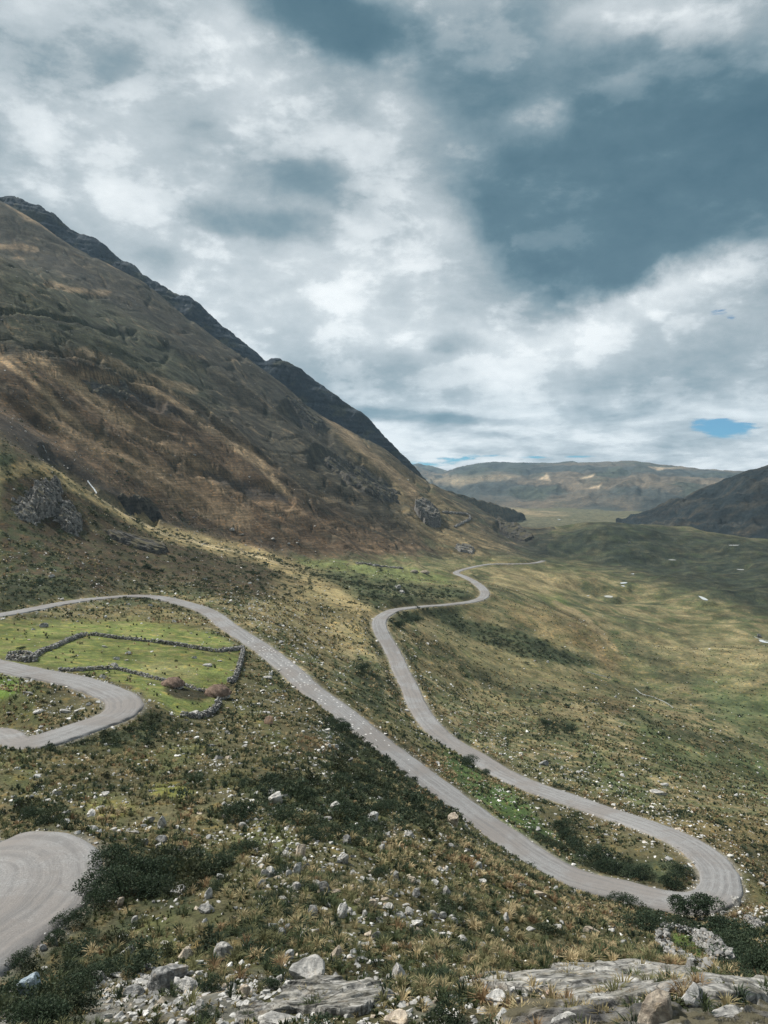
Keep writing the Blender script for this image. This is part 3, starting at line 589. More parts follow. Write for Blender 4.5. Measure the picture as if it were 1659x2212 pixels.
o = ridge('far_hills', [(560,1035,7600),(700,1020,7500),(840,1008,7400),(900,1009,7300),(950,1023,6800),(990,1011,6900),(1055,1000,7000),(1120,1001,7000),(1200,1001,7000),(1230,998,7000),(1262,1001,7000),(1305,1000,7000),(1360,998,7000),(1400,1001,7000),(1430,1006,7000),(1530,1016,7000),(1610,1021,6900),(1700,1030,6900),(1900,1030,6900),(2200,1010,6900)],
          [(560,1095,3900),(700,1095,3800),(840,1090,3700),(900,1090,3650),(950,1094,3600),(1000,1095,3550),(1100,1099,3500),(1200,1108,3150),(1300,1115,2850),(1400,1118,2700),(1500,1120,2600),(1659,1120,2600),(1900,1120,2600),(2200,1120,2600)], 620, 170, amp=(40, 17, 6, 2.5, 1), seed=44, mat=M_farhill, colf=col_far, ridged=.45, bulge=.1, sink=10)
tag(o, kind='structure')
o = ridge('distant_peak', [(840,1012,8600),(880,1006,8600),(905,1001,8600),(916,1004,8600),(935,1007,8600),(975,1020,8600),(1010,1035,8600)], [(840,1045,8200),(1010,1045,8200)], 120, 20, amp=(16, 10, 5), seed=61, mat=M_farhill, colf=col_rocky, sink=100)
tag(o, kind='structure')

# ---------------------------------------------------------------- roads
def road_material():
    m, nt, b = newmat('road gravel'); t = NT(nt); pos = t.n('ShaderNodeTexCoord').outputs['Object']
    uvn = t.n('ShaderNodeUVMap'); uvn.uv_map = 'UVMap'; sp = t.n('ShaderNodeSeparateXYZ'); nt.links.new(uvn.outputs[0], sp.inputs[0]); ac, al = sp.outputs[0], sp.outputs[1]
    fine = t.noise(pos, 9, 7, .7); mid = t.noise(pos, .8, 5, .6); wide = t.noise(pos, .09, 4, .6)
    wob = t.m('MULTIPLY', t.m('SUBTRACT', t.noise(pos, .12, 3), .5), 1.6)
    sv = t.n('ShaderNodeCombineXYZ'); nt.links.new(t.m('MULTIPLY', t.m('ADD', ac, wob), 1.5), sv.inputs[0]); nt.links.new(t.m('MULTIPLY', al, .035), sv.inputs[1])
    ruts = t.noise(sv.outputs[0], 1.25, 4, .6)
    col = t.mix(t.mr(fine, .3, .7), (.13, .131, .132), (.325, .325, .322))
    col = t.mix(t.mr(mid, .4, .62, 0, .75), col, (.225, .222, .22)); col = t.mix(t.mr(wide, .43, .58, 0, .7), col, (.185, .168, .155))
    col = t.mix(t.m('MULTIPLY', t.mr(ruts, .40, .56, .75, 0), t.mr(mid, .35, .6, .35, 1.0)), col, (.15, .147, .145))
    vo = t.n('ShaderNodeTexVoronoi', feature='F1'); mp = t.vm('MULTIPLY', pos, (1, 1, .2)); t.put(vo.inputs['Vector'], t.vm('ADD', mp, t.vm('SCALE', t.n('ShaderNodeTexCoord').outputs['Object'], sc=0.0))); vo.inputs['Scale'].default_value = 1.05
    ps = t.m('LESS_THAN', vo.outputs['Distance'], .25); sel = t.n('ShaderNodeSeparateColor'); nt.links.new(vo.outputs['Color'], sel.inputs[0])
    pale = t.m('MULTIPLY', ps, t.m('LESS_THAN', sel.outputs[0], attr(t, 'holes', 'Fac')))
    pale = t.m('MULTIPLY', pale, t.m('LESS_THAN', t.m('ABSOLUTE', ac), 2.1))
    col = t.mix(pale, col, (.46, .455, .44))
    nt.links.new(col, b.inputs['Base Color']); nt.links.new(t.m('SUBTRACT', .95, t.m('MULTIPLY', pale, .2)), b.inputs['Roughness'])
    nt.links.new(t.bump(t.m('ADD', t.m('MULTIPLY', fine, .5), t.m('ADD', mid, ruts)), .12, .8), b.inputs['Normal'])
    return m
M_road = road_material()
for key, (c, s, hw) in roads.items():
    tg = np.gradient(c[:, :2], axis=0); tg /= np.linalg.norm(tg, axis=1)[:, None]+1e-9; nrm = np.stack([tg[:, 1], -tg[:, 0]], 1)
    prof = np.array([-1.16, -1.03, -.97, -.8, -.55, -.3, 0, .3, .55, .8, .97, 1.03, 1.16]); dz = np.array([-.75, -.16, -.03, 0, -.05, .01, .04, .01, -.05, 0, -.03, -.16, -.75])
    V = []; UVs = []; hol = []
    for k, (f, d) in enumerate(zip(prof, dz)):
        w = hw*f*(1+ (.16*fbm(s/4.1, s*0+k, 4, 5+(f > 0)) if abs(f) > .7 else 0))
        V.append(np.stack([c[:, 0]+nrm[:, 0]*w, c[:, 1]+nrm[:, 1]*w, c[:, 2]+d+.04*perlin(s/2.2, s*0+k*.7, 9)], 1)); UVs.append(np.stack([w, s], 1))
        ppx, ppy = project(c[:, 0], c[:, 1], c[:, 2])
        hol.append((sm(480, 540, ppx)*(1-sm(770, 900, ppx))*.62)*(ppy > 1340)*(ppx-200 < (ppy-1100)*1.6) if key == 'upper' else s*0)
    V = np.stack(V, 1).reshape(-1, 3); UVs = np.stack(UVs, 1).reshape(-1, 2); hol = np.stack(hol, 1).ravel()
    o = mesh_np('road', V, grid_faces(len(c), len(prof)), M_road, uv=UVs, attrs={'holes': hol}); tag(o, kind='structure')
    if (o.data.polygons[5*12+5].normal.z < 0): o.data.flip_normals()

# ---------------------------------------------------------------- water
mw, nt, b = newmat('pond water'); b.inputs['Base Color'].default_value = (.55, .57, .56, 1); b.inputs['Roughness'].default_value = .10; b.inputs['Specular IOR Level'].default_value = .9; b.inputs['IOR'].default_value = 1.6  # pale base colour stands in for bright sky reflected in the water
for wpts, zc in pond_w:
    c = wpts.mean(0); q = catmull(np.vstack([wpts, wpts[:1]]), 6); q = c+(q-c)*.56; q[:, 2] = zc-.12
    V = np.vstack([[c[0], c[1], zc-.12], q]); k = len(q); F = np.array([[0, i+1, i+2] for i in range(k-1)]+[[0, k, 1]])
    o = mesh_np('pond', V, F, mw, smooth=False); tag(o, kind='structure')
    if o.data.polygons[0].normal.z < 0: o.data.flip_normals()
def ribbon(name, pix, w, lift, mat, kind=None, thick=.3, jit=.3):
    q = catmull(pix, 8); c = np.array([hit(a, b) for a, b in q]); c, s = resample(c, .8)
    tg = np.gradient(c[:, :2], axis=0); tg /= np.linalg.norm(tg, axis=1)[:, None]+1e-9; nn = np.stack([tg[:, 1], -tg[:, 0]], 1); V = []
    for f, d in ((-1.1, -thick), (-.8, 0), (-.3, .12), (.3, .12), (.8, 0), (1.1, -thick)):
        ww = w*f*(1+jit*fbm(s/4, s*0+f, 3, 77)); V.append(np.stack([c[:, 0]+nn[:, 0]*ww, c[:, 1]+nn[:, 1]*ww, gz(c[:, 0], c[:, 1])+lift+d+.15*perlin(s/1.3, s*0+f, 3)], 1))
    return mesh_np(name, np.stack(V, 1).reshape(-1, 3), grid_faces(len(c), 6)[:, ::-1], mat)
mf, nt, b = newmat('white water'); t = NT(nt); nz = t.noise(t.n('ShaderNodeTexCoord').outputs['Object'], 1.2, 5); nt.links.new(t.mix(t.mr(nz, .35, .65), (.55, .60, .62), (.88, .90, .91)), b.inputs['Base Color']); b.inputs['Roughness'].default_value = .5
o = ribbon('waterfall', [(92,965),(95,970),(98,976),(103,984)], .30, .4, mf); tag(o, 'thin white waterfall dropping down the rocky gully high on the left', 'waterfall')
o = ribbon('waterfall', [(190,1042),(196,1050),(202,1057),(206,1063),(211,1071)], .38, .4, mf); tag(o, 'double white waterfall in the gully just above the pale spur crest', 'waterfall')
ms, nt, b = newmat('stream water'); b.inputs['Base Color'].default_value = (.24, .25, .24, 1); b.inputs['Roughness'].default_value = .25
for px_ in ([(1268,1452),(1290,1458),(1320,1466)], [(1372,1488),(1388,1500),(1410,1506),(1438,1518),(1455,1530)], [(1630,1376),(1645,1382),(1662,1386)]):
    o = ribbon('stream', px_, .30, .08, ms); tag(o, kind='structure')

# ---------------------------------------------------------------- sky, light, air
SUN_EL, SUN_AZ = 50, -68          # degrees; azimuth from the view direction, negative = left
def sky():
    w = bpy.data.worlds.new('World'); scene.world = w; w.use_nodes = True; nt = w.node_tree; nt.nodes.clear(); t = NT(nt)
    out = nt.nodes.new('ShaderNodeOutputWorld'); bg = nt.nodes.new('ShaderNodeBackground'); nt.links.new(bg.outputs[0], out.inputs[0]); bg.inputs[1].default_value = .1
    st = nt.nodes.new('ShaderNodeTexSky'); st.sky_type = 'NISHITA'; st.sun_disc = False; st.sun_elevation = R(SUN_EL); st.sun_rotation = R(SUN_AZ); st.altitude = 4000; st.air_density = 1; st.ozone_density = 2
    d = t.n('ShaderNodeTexCoord').outputs['Generated']; sp = t.n('ShaderNodeSeparateXYZ'); nt.links.new(d, sp.inputs[0]); x, y, z = sp.outputs
    # cloud-deck coordinates: flattened towards the horizon, slanting lobes above
    den = t.m('ADD', t.m('MAXIMUM', z, 0.0), .62); cv = t.n('ShaderNodeCombineXYZ')
    nt.links.new(t.m('DIVIDE', x, den), cv.inputs[0]); nt.links.new(t.m('DIVIDE', y, den), cv.inputs[1]); nt.links.new(t.m('MULTIPLY', z, 1.5), cv.inputs[2]); P_ = cv.outputs[0]
    def nvec(vec, scale, detail, rough):
        q = t.n('ShaderNodeTexNoise'); t.put(q.inputs['Vector'], vec); q.inputs['Scale'].default_value = scale; q.inputs['Detail'].default_value = detail; q.inputs['Roughness'].default_value = rough
        return t.vm('SUBTRACT', q.outputs['Color'], (.5, .5, .5))
    w1 = nvec(d, 2.6, 3, .5); w2 = nvec(d, 9, 6, .6)
    wsum = t.vm('ADD', t.vm('SCALE', w1, sc=.30), t.vm('SCALE', w2, sc=.085)); wsp = t.n('ShaderNodeSeparateXYZ'); nt.links.new(wsum, wsp.inputs[0])
    hy = t.m('SQRT', t.m('ADD', t.m('MULTIPLY', x, x), t.m('MULTIPLY', y, y))); elr = t.m('ARCTAN2', z, hy); lowk = t.mr(elr, .02, .28, .10, 1.0)
    az = t.m('ADD', t.m('ARCTAN2', x, y), wsp.outputs[0]); el = t.m('ADD', elr, t.m('MULTIPLY', t.m('MULTIPLY', wsp.outputs[1], .8), lowk))
    def blob(px, py, rx, ry, rot=0, sharp=False):
        th, tt = ray(px, py); e = -math.atan(float(tt)); a = float(th); c, s = math.cos(R(rot)), math.sin(R(rot))
        da = t.m('SUBTRACT', az, a); de = t.m('SUBTRACT', el, e)
        u_ = t.m('DIVIDE', t.m('ADD', t.m('MULTIPLY', da, c), t.m('MULTIPLY', de, s)), rx/FPX); v_ = t.m('DIVIDE', t.m('SUBTRACT', t.m('MULTIPLY', de, c), t.m('MULTIPLY', da, s)), ry/FPX)
        q = t.m('ADD', t.m('MULTIPLY', u_, u_), t.m('MULTIPLY', v_, v_))
        if sharp: q = t.m('MULTIPLY', t.m('POWER', q, 1.6), .8)
        return t.m('EXPONENT', t.m('MULTIPLY', q, -1.0))
    acc = None
    for px, py, rx, ry, rot, s in BLOBS:
        g = t.m('MULTIPLY', blob(px, py, rx, ry, rot, abs(s) > .15), s); acc = g if acc is None else t.m('ADD', acc, g)
    acc = t.m('SMOOTH_MAX', acc, -.38, .10)
    # puffs: rounded cells eroded by finer noise give shaded bases and bright shoulders
    def cells(vec, scale, wob, sd):
        vv = t.vm('ADD', vec, t.vm('SCALE', nvec(vec, scale*1.3, 5, .6), sc=wob/scale)); vo = t.n('ShaderNodeTexVoronoi', feature='SMOOTH_F1'); vo.inputs['Smoothness'].default_value = .6
        t.put(vo.inputs['Vector'], t.vm('ADD', vv, (sd, sd*.7, 0))); vo.inputs['Scale'].default_value = scale; return vo.outputs['Distance']
    c1 = cells(P_, 3.6, 1.2, 3.0); c2 = cells(P_, 10.0, 1.2, 9.0)
    n1 = t.noise(P_, 2.1, 8, .58, .2); n2 = t.noise(P_, 6.5, 7, .60, .2); n3 = t.noise(P_, 22, 4, .60)
    tex = t.m('MULTIPLY', t.m('SUBTRACT', n1, .5), .85); tex = t.m('ADD', tex, t.m('MULTIPLY', t.m('SUBTRACT', n2, .5), .80)); tex = t.m('ADD', tex, t.m('MULTIPLY', t.m('SUBTRACT', n3, .5), .32))
    tex = t.m('ADD', tex, t.m('MULTIPLY', t.m('SUBTRACT', .42, c1), .34)); tex = t.m('ADD', tex, t.m('MULTIPLY', t.m('SUBTRACT', .42, c2), .24))
    lit = t.mr(t.m('ADD', t.m('ADD', n2, t.m('MULTIPLY', n3, .3)), t.m('MULTIPLY', c2, -.35)), .46, .60); tex = t.m('ADD', tex, t.m('MULTIPLY', t.m('SUBTRACT', lit, .4), .15))
    texk = t.m('MULTIPLY', t.mr(elr, .0, .12, .60, 1.0), t.mr(acc, -.45, -.10, .62, 1.0))
    L = t.m('ADD', t.m('ADD', BASE, acc), t.m('MULTIPLY', tex, t.m('MULTIPLY', texk, .55)))
    # low cumulus banks near the horizon: stacked flat bases, bright heads
    lv = t.n('ShaderNodeCombineXYZ'); nt.links.new(t.m('MULTIPLY', t.m('ARCTAN2', x, y), 1.0), lv.inputs[0]); nt.links.new(t.m('MULTIPLY', elr, 4.2), lv.inputs[1]); LV = lv.outputs[0]
    l1 = t.noise(LV, 7, 9, .60, .4); l2 = t.noise(LV, 22, 6, .62, .3); bank = t.m('ADD', t.m('MULTIPLY', t.m('SUBTRACT', l1, .5), 1.15), t.m('MULTIPLY', t.m('SUBTRACT', l2, .5), .55))
    lowb = t.mr(elr, .03, .16, 1.0, 0.0); L = t.m('ADD', L, t.m('MULTIPLY', bank, lowb)); L = t.m('ADD', L, t.m('MULTIPLY', lowb, LOWB))
    cr = t.n('ShaderNodeValToRGB'); nt.links.new(L, cr.inputs[0]); e = cr.color_ramp.elements
    stops = [(0, (.024, .066, .104)), (.20, (.038, .098, .142)), (.36, (.085, .160, .205)), (.50, (.185, .262, .305)), (.62, (.310, .370, .405)), (.76, (.49, .54, .57)), (.90, (.71, .75, .77)), (1, (.86, .89, .90))]
    e[0].position = stops[0][0]; e[0].color = (*stops[0][1], 1); e[1].position = 1; e[1].color = (*stops[-1][1], 1)
    for p_, c_ in stops[1:-1]:
        q = e.new(p_); q.color = (*c_, 1)
    cloud = t.vm('SCALE', cr.outputs[0], sc=10.0*SKYK)
    hole = None
    for px, py, rx, ry, s in HOLES:
        g = t.m('MULTIPLY', blob(px, py, rx, ry), s); hole = g if hole is None else t.m('ADD', hole, g)
    gate = t.mr(hole, .10, .30)
    hole = t.mr(t.m('ADD', hole, t.m('ADD', t.m('MULTIPLY', t.m('SUBTRACT', l1, .5), -2.2), t.m('MULTIPLY', t.m('SUBTRACT', l2, .5), -1.8))), .30, .72)
    hole = t.m('MULTIPLY', hole, gate)
    blue = t.vm('MULTIPLY', st.outputs[0], (.18, .56, .72))
    col = t.mix(hole, cloud, blue)
    ground_k = t.mr(elr, -.05, .0, 1.0, 0.0); col = t.mix(ground_k, col, (1.0, 1.05, .85))
    nt.links.new(col, bg.inputs[0]); w.cycles.sampling_method = 'MANUAL'; w.cycles.sample_map_resolution = 512
BASE, LOWB, SKYK = .715, .16, .90
# (column, row, half width, half height, tilt, strength) of the darker and brighter masses of the cloud deck
BLOBS = [(760,0,160,62,0,-.46),(1340,480,320,120,-6,-.44),(1200,400,190,110,10,-.20),(1560,470,240,150,0,-.30),(1220,570,170,60,-22,-.24),(1420,620,140,42,0,-.22),(1300,210,330,90,-8,-.14),(1600,270,180,110,0,-.20),(1010,170,170,90,-30,-.15),(1100,40,180,60,0,-.12),
         (660,385,105,50,-28,-.19),(540,480,140,30,-14,-.16),(250,60,170,55,0,-.12),(420,250,130,60,0,-.07),(100,300,120,60,0,-.06),(1380,80,170,60,0,.20),(1160,335,85,55,0,.20),(540,90,90,120,20,.12),(850,230,70,70,0,.13),
         (740,640,300,120,-10,.17),(1000,800,500,110,0,.06),(960,500,110,50,-30,.16),(1180,715,330,40,0,.14),(1300,690,280,20,0,.12),(1580,640,150,34,15,.18),(990,722,60,20,0,-.16),(930,905,210,12,0,-.34),(760,830,150,60,0,-.10),(1250,830,420,40,0,-.04),(1480,958,90,14,0,-.26),(1450,860,160,24,0,-.10),
         (1000,955,260,14,0,.14),(1500,895,200,22,0,.14),(180,160,200,70,0,.05),(60,50,90,50,0,-.06),(230,420,200,50,-20,.04)]
HOLES = [(1632,922,58,17,.88),(905,1004,110,8,.55),(1614,712,24,9,.42),(1000,992,60,6,.45),(1120,985,200,4,.35)]
sky()
sl = bpy.data.lights.new('sun', 'SUN'); sl.energy = 4.9; sl.angle = R(3); sl.color = (1, .95, .88); so = bpy.data.objects.new('sun', sl); COL.objects.link(so)
from mathutils import Vector
sd = Vector((math.cos(R(SUN_EL))*math.sin(R(SUN_AZ)), math.cos(R(SUN_EL))*math.cos(R(SUN_AZ)), math.sin(R(SUN_EL))))
so.rotation_euler = (-sd).to_track_quat('-Z', 'Y').to_euler()
scene.cycles.use_denoising = True; scene.cycles.denoiser = 'OPENIMAGEDENOISE'; scene.cycles.denoising_input_passes = 'RGB_ALBEDO_NORMAL'; scene.cycles.denoising_prefilter = 'NONE'
vs = scene.view_settings; vs.view_transform = 'Standard'; vs.look = 'None'; vs.exposure = .35; vs.gamma = 1
scene.cycles.max_bounces = 5; scene.cycles.diffuse_bounces = 2; scene.cycles.volume_bounces = 0

def haze(density=5.0e-5):
    zt = 800; zb = -330; XH = 9300
    V = [(x, y, z) for z in (zb, zt) for y in (-XH, XH) for x in (-XH, XH)]
    F = [(0, 2, 3, 1), (4, 5, 7, 6), (0, 1, 5, 4), (2, 6, 7, 3), (0, 4, 6, 2), (1, 3, 7, 5)]
    m = bpy.data.materials.new('haze air'); m.use_nodes = True; nt = m.node_tree; nt.nodes.clear(); out = nt.nodes.new('ShaderNodeOutputMaterial'); v = nt.nodes.new('ShaderNodeVolumePrincipled')
    v.inputs['Density'].default_value = density; v.inputs['Color'].default_value = (.55, .80, 1.0, 1); v.inputs['Anisotropy'].default_value = .2
    nt.links.new(v.outputs[0], out.inputs['Volume']); o = mesh_np('haze', np.array(V, float), np.array(F), m, smooth=False); tag(o, kind='stuff')
haze()
# ---------------------------------------------------------------- stones, boulders
def hull_rock(rng, npts=13, sq=(1, .85, .7)):
    bm = bmesh.new()
    for _ in range(npts):
        v = rng.normal(size=3); v /= np.linalg.norm(v); v = np.sign(v)*np.abs(v)**.75; v *= rng.uniform(.75, 1.05)
        bm.verts.new(v*np.array(sq)*.5)
    bmesh.ops.convex_hull(bm, input=bm.verts)
    for v in [v for v in bm.verts if not v.link_faces]: bm.verts.remove(v)
    bmesh.ops.triangulate(bm, faces=bm.faces); bmesh.ops.recalc_face_normals(bm, faces=bm.faces); bm.verts.index_update()
    V = np.array([v.co[:] for v in bm.verts]); F = np.array([[v.index for v in f.verts] for f in bm.faces]); bm.free(); return V, F
STONES = [hull_rock(RNG, 11+i % 4, (1, RNG.uniform(.65, .95), RNG.uniform(.4, .8))) for i in range(14)]
SLABS = [hull_rock(RNG, 14, (1, RNG.uniform(.6, .9), RNG.uniform(.22, .4))) for i in range(6)]

def merge(temps, which, pos, scale, rotz, col, tilt=.25, squash=None):
    """place templates; returns V, F, colour per vertex"""
    Vs, Fs, Cs = [], [], []; off = 0
    for k, (TV, TF) in enumerate(temps):
        idx = np.where(which == k)[0]
        if not len(idx): continue
        c, s = np.cos(rotz[idx])[:, None], np.sin(rotz[idx])[:, None]; sc = scale[idx][:, None]
        x, y, z = TV[None, :, 0]*sc, TV[None, :, 1]*sc, TV[None, :, 2]*sc
        if squash is not None: z = z*squash[idx][:, None]
        tx = RNG.normal(size=(len(idx), 1))*tilt; ty = RNG.normal(size=(len(idx), 1))*tilt
        z2 = z+x*tx+y*ty; x2 = x-z*tx; y2 = y-z*ty
        W = np.stack([x2*c-y2*s, x2*s+y2*c, z2], 2)+pos[idx][:, None]
        Vs.append(W.reshape(-1, 3)); Fs.append((TF[None]+(np.arange(len(idx))*len(TV))[:, None, None]+off).reshape(-1, TF.shape[1])); off += len(idx)*len(TV)
        Cs.append(np.repeat(col[idx], len(TV), 0))
    return np.concatenate(Vs), np.concatenate(Fs), np.concatenate(Cs)

def attr_mat(name, scale=6, lo=.65, hi=1.35, rough=.9, bump=.05, spec=.2, trans=0.0, speck=0):
    m, nt, b = newmat(name); t = NT(nt); pos = t.n('ShaderNodeTexCoord').outputs['Object']; c = attr(t, 'Col'); nz = t.noise(pos, scale, 6, .68)
    col = t.vm('SCALE', c, sc=t.mr(nz, .3, .7, lo, hi, False))
    if speck: col = t.mix(t.mr(t.noise(pos, scale*.45, 5, .7), .52, .66, 0, speck), col, (.075, .08, .078))
    nt.links.new(col, b.inputs['Base Color']); b.inputs['Roughness'].default_value = rough; b.inputs['Specular IOR Level'].default_value = spec
    if bump: nt.links.new(t.bump(nz, bump, .9), b.inputs['Normal'])
    if trans:
        tr = nt.nodes.new('ShaderNodeBsdfTranslucent'); nt.links.new(col, tr.inputs[0]); ms_ = nt.nodes.new('ShaderNodeMixShader'); ms_.inputs[0].default_value = trans
        nt.links.new(b.outputs[0], ms_.inputs[1]); nt.links.new(tr.outputs[0], ms_.inputs[2]); nt.links.new(ms_.outputs[0], [n_ for n_ in nt.nodes if n_.type == 'OUTPUT_MATERIAL'][0].inputs[0])
    return m
M_stone = attr_mat('field stone', 5, .7, 1.3, .92, .05, .2, 0, .5)
M_wall = attr_mat('wall stone', 5, .7, 1.3, .92, .04, .2, 0, .4)
M_leaf = attr_mat('shrub leaves', 3, .7, 1.35, .75, 0, .2, .25)
M_straw = attr_mat('tussock blades', 1.5, .75, 1.25, .85, 0, .1, .35)

GREY = np.array([(.50, .495, .47), (.62, .61, .585), (.36, .36, .35), (.70, .69, .66), (.52, .45, .36), (.25, .25, .245)])
def road_clear(x, y, extra=.4):
    fx, fy = fgrid(x, y); ix = np.clip(np.round(fx).astype(int), 0, nc-1); iy = np.clip(np.round(fy).astype(int), 0, nr-1); return (DR-HWD)[iy, ix] > extra

# ---------------------------------------------------------------- scatter candidates
def candidates(bands, half=.56):
    X, Y = [], []
    for r0, r1, dens in bands:
        nn = int(half*(r1*r1-r0*r0)*dens); r = np.sqrt(RNG.uniform(r0*r0, r1*r1, nn)); th = RNG.uniform(-half, half, nn); X.append(r*np.sin(th)); Y.append(r*np.cos(th))
    x, y = np.concatenate(X), np.concatenate(Y); z = gz(x, y); px, py = project(x, y, z); k = (px > -160) & (px < 1820) & (py < 2420)
    return x[k], y[k], z[k]

x, y, z = candidates([(12, 30, 14), (30, 70, 7.5), (70, 160, 3.8), (160, 330, 1.1), (330, 620, .22)]); ok = road_clear(x, y, .25); x, y, z = x[ok], y[ok], z[ok]
cv = cover(x, y, z); r = cv['r']; n1 = fbm(x/3.5, y/3.5, 3, 201); rub = .50*PM(cv['wp'], cv['wq'], [(690,1640),(860,1740),(980,1900),(1020,2110),(640,2110),(540,1900),(500,1740)], 30)+.2*PM(cv['wp'], cv['wq'], [(250,1900),(620,1880),(700,2100),(300,2080)], 30)
for pg, s, f in [([(190,2120),(360,2080),(520,2110),(760,2110),(960,2120),(1000,2250),(230,2250)], 1.0, 16), ([(930,2120),(1080,2110),(1300,2160),(1659,2180),(1700,2260),(930,2260)], .85, 16),([(1000,2110),(1350,2085),(1659,2130),(1659,2180),(1300,2160),(1080,2140)], .35, 10), ([(690,1555),(740,1560),(750,1650),(770,1760),(700,1760),(690,1640)], .9, 9),
                 ([(60,1700),(170,1695),(170,1735),(70,1735)], .9, 8), ([(430,1625),(500,1620),(500,1665),(440,1665)], .7, 8), ([(1220,1820),(1270,1860),(1330,1900),(1300,1905),(1200,1860)], .5, 8), ([(1560,1940),(1659,1960),(1659,2010),(1560,1990)], .7, 8),
                 ([(900,1440),(980,1480),(1050,1560),(1180,1660),(1240,1710),(1130,1670),(1000,1590),(930,1520)], .5, 14), ([(1180,1640),(1400,1720),(1480,1770),(1330,1740),(1200,1690)], .6, 14), ([(500,1290),(570,1300),(640,1370),(700,1430),(660,1430),(560,1370)], .6, 12),
                 ([(40,1510),(120,1515),(190,1535),(180,1555),(60,1545)], .5, 8), ([(270,1420),(370,1425),(400,1450),(300,1455)], .4, 8), ([(820,1590),(940,1680),(900,1690),(830,1630)], .6, 8), ([(840,1260),(900,1262),(890,1285),(845,1280)], .6, 6)]:
    rub = np.maximum(rub, PM(cv['wp'], cv['wq'], pg, f)*s)
verge = ~road_clear(x, y, 1.3)
dens = (.10+.75*sm(-.05, .42, n1)**1.5+.95*rub+.35*verge)*(1-.9*cv['grn'])*(1-.85*cv['heath'])*(1-.7*sm(500, 620, r))*np.where(r < 45, .75, 1)
dens *= np.where((cv['px'] > 900) & (r > 230), .35, 1)
k = RNG.random(len(x)) < dens; x, y, z, r, rb = x[k], y[k], z[k], r[k], rub[k]
size = np.exp(RNG.normal(-1.85, .68, len(x)))*(1+1.3*rb*(r < 45)); size = np.clip(size*(1+.9*sm(50, 260, r))*(.62+.38*sm(20, 45, r)), .05, 1.5)
colr = GREY[RNG.choice(6, len(x), p=[.28, .26, .14, .14, .10, .08])]*RNG.uniform(.70, 1.10, (len(x), 1))*(1-.28*rb*(r < 45))[:, None]
size = np.where(r < 200, np.minimum(size, (26-10*(RNG.random(len(r))))*r/FPX), size)
pxs, pys = project(x, y, z); big = size/r*FPX
order = np.argsort(-big*(1-.35*(r < 30))*((pxs > 0) & (pxs < 1659) & (pys < 2212))); auto_b = order[:190]; rest = np.ones(len(x), bool); rest[auto_b] = False
AUTO = [(x[i], y[i], size[i], pxs[i], pys[i]) for i in auto_b]
x, y, z, size, colr = x[rest], y[rest], z[rest], size[rest], colr[rest]
V, F, Cc = merge(STONES+SLABS, RNG.integers(0, 20, len(x)), np.stack([x, y, z+size*.05], 1), size, RNG.uniform(0, 6.28, len(x)), colr)
tag(mesh_np('rubble', V, F, M_stone, smooth=False, attrs={'Col': Cc}), kind='stuff')
print('stones', len(x))
x, y, z = candidates([(430, 760, .010), (760, 1200, .004)]); cv = cover(x, y, z); k = RNG.random(len(x)) < cv['mnt']*(.25+.75*sm(0, .3, fbm(x/60, y/60, 3, 205))); x, y, z = x[k], y[k], z[k]; size = np.exp(RNG.normal(.15, .4, len(x)))
V, F, Cc = merge(STONES, RNG.integers(0, 14, len(x)), np.stack([x, y, z], 1), size, RNG.uniform(0, 6.28, len(x)), np.array([(.30, .29, .27), (.16, .155, .15), (.07, .07, .07), (.06, .06, .055)])[RNG.integers(0, 4, len(x))])
tag(mesh_np('scree', V, F, M_stone, smooth=False, attrs={'Col': Cc}), kind='stuff')

# loose gravel spilled along the road edges
x, y, z = candidates([(30, 80, 9), (80, 170, 5), (170, 300, 1.6)]); fx, fy = fgrid(x, y); ddv = (DR-HWD)[np.clip(np.round(fy).astype(int), 0, nr-1), np.clip(np.round(fx).astype(int), 0, nc-1)]
k = (ddv > -.55) & (ddv < .9) & (RNG.random(len(x)) < .30+.6*sm(-.1, .3, fbm(x/6, y/6, 2, 231))); x, y, ddv = x[k], y[k], ddv[k]; z = gz(x, y)+np.where(ddv < .3, .24, .05); size = np.exp(RNG.normal(-2.5, .5, len(x)))
V, F, Cc = merge(STONES, RNG.integers(0, 14, len(x)), np.stack([x, y, z], 1), size, RNG.uniform(0, 6.28, len(x)), GREY[RNG.integers(0, 3, len(x))]*RNG.uniform(.45, .8, (len(x), 1)))
tag(mesh_np('gravel', V, F, M_stone, smooth=False, attrs={'Col': Cc}), kind='stuff'); print('gravel', len(x))
# tussock grass
def tussock(rng, nb, w):
    V, F = [], []
    for i in range(nb):
        a = rng.uniform(0, 6.283); lean = rng.uniform(.05, 1.0)**.8; h = rng.uniform(.6, 1.0)*(1-.35*lean); rr = rng.uniform(0, .22)
        bx, by = rr*math.cos(a), rr*math.sin(a); dx, dy = math.cos(a), math.sin(a); wx, wy = -dy*w*.5, dx*w*.5; j = len(V)
        m = (bx+dx*lean*.28, by+dy*lean*.28, h*.62); tp = (bx+dx*lean*.75, by+dy*lean*.75, h*(1-.35*lean))
        V += [(bx-wx, by-wy, -.12), (bx+wx, by+wy, -.12), (m[0]+wx*.8, m[1]+wy*.8, m[2]), (m[0]-wx*.8, m[1]-wy*.8, m[2]), tp]
        F += [(j, j+1, j+2), (j, j+2, j+3), (j+3, j+2, j+4)]
    return np.array(V), np.array(F)
T_NEAR = [tussock(RNG, 34, .065) for _ in range(5)]; T_MID = [tussock(RNG, 16, .13) for _ in range(5)]; T_FAR = [tussock(RNG, 8, .26) for _ in range(4)]
x, y, z = candidates([(12, 30, 6.5), (30, 75, 4.4), (75, 170, 2.6), (170, 330, .9), (330, 560, .12)]); ok = road_clear(x, y, .9); x, y, z = x[ok], y[ok], z[ok]
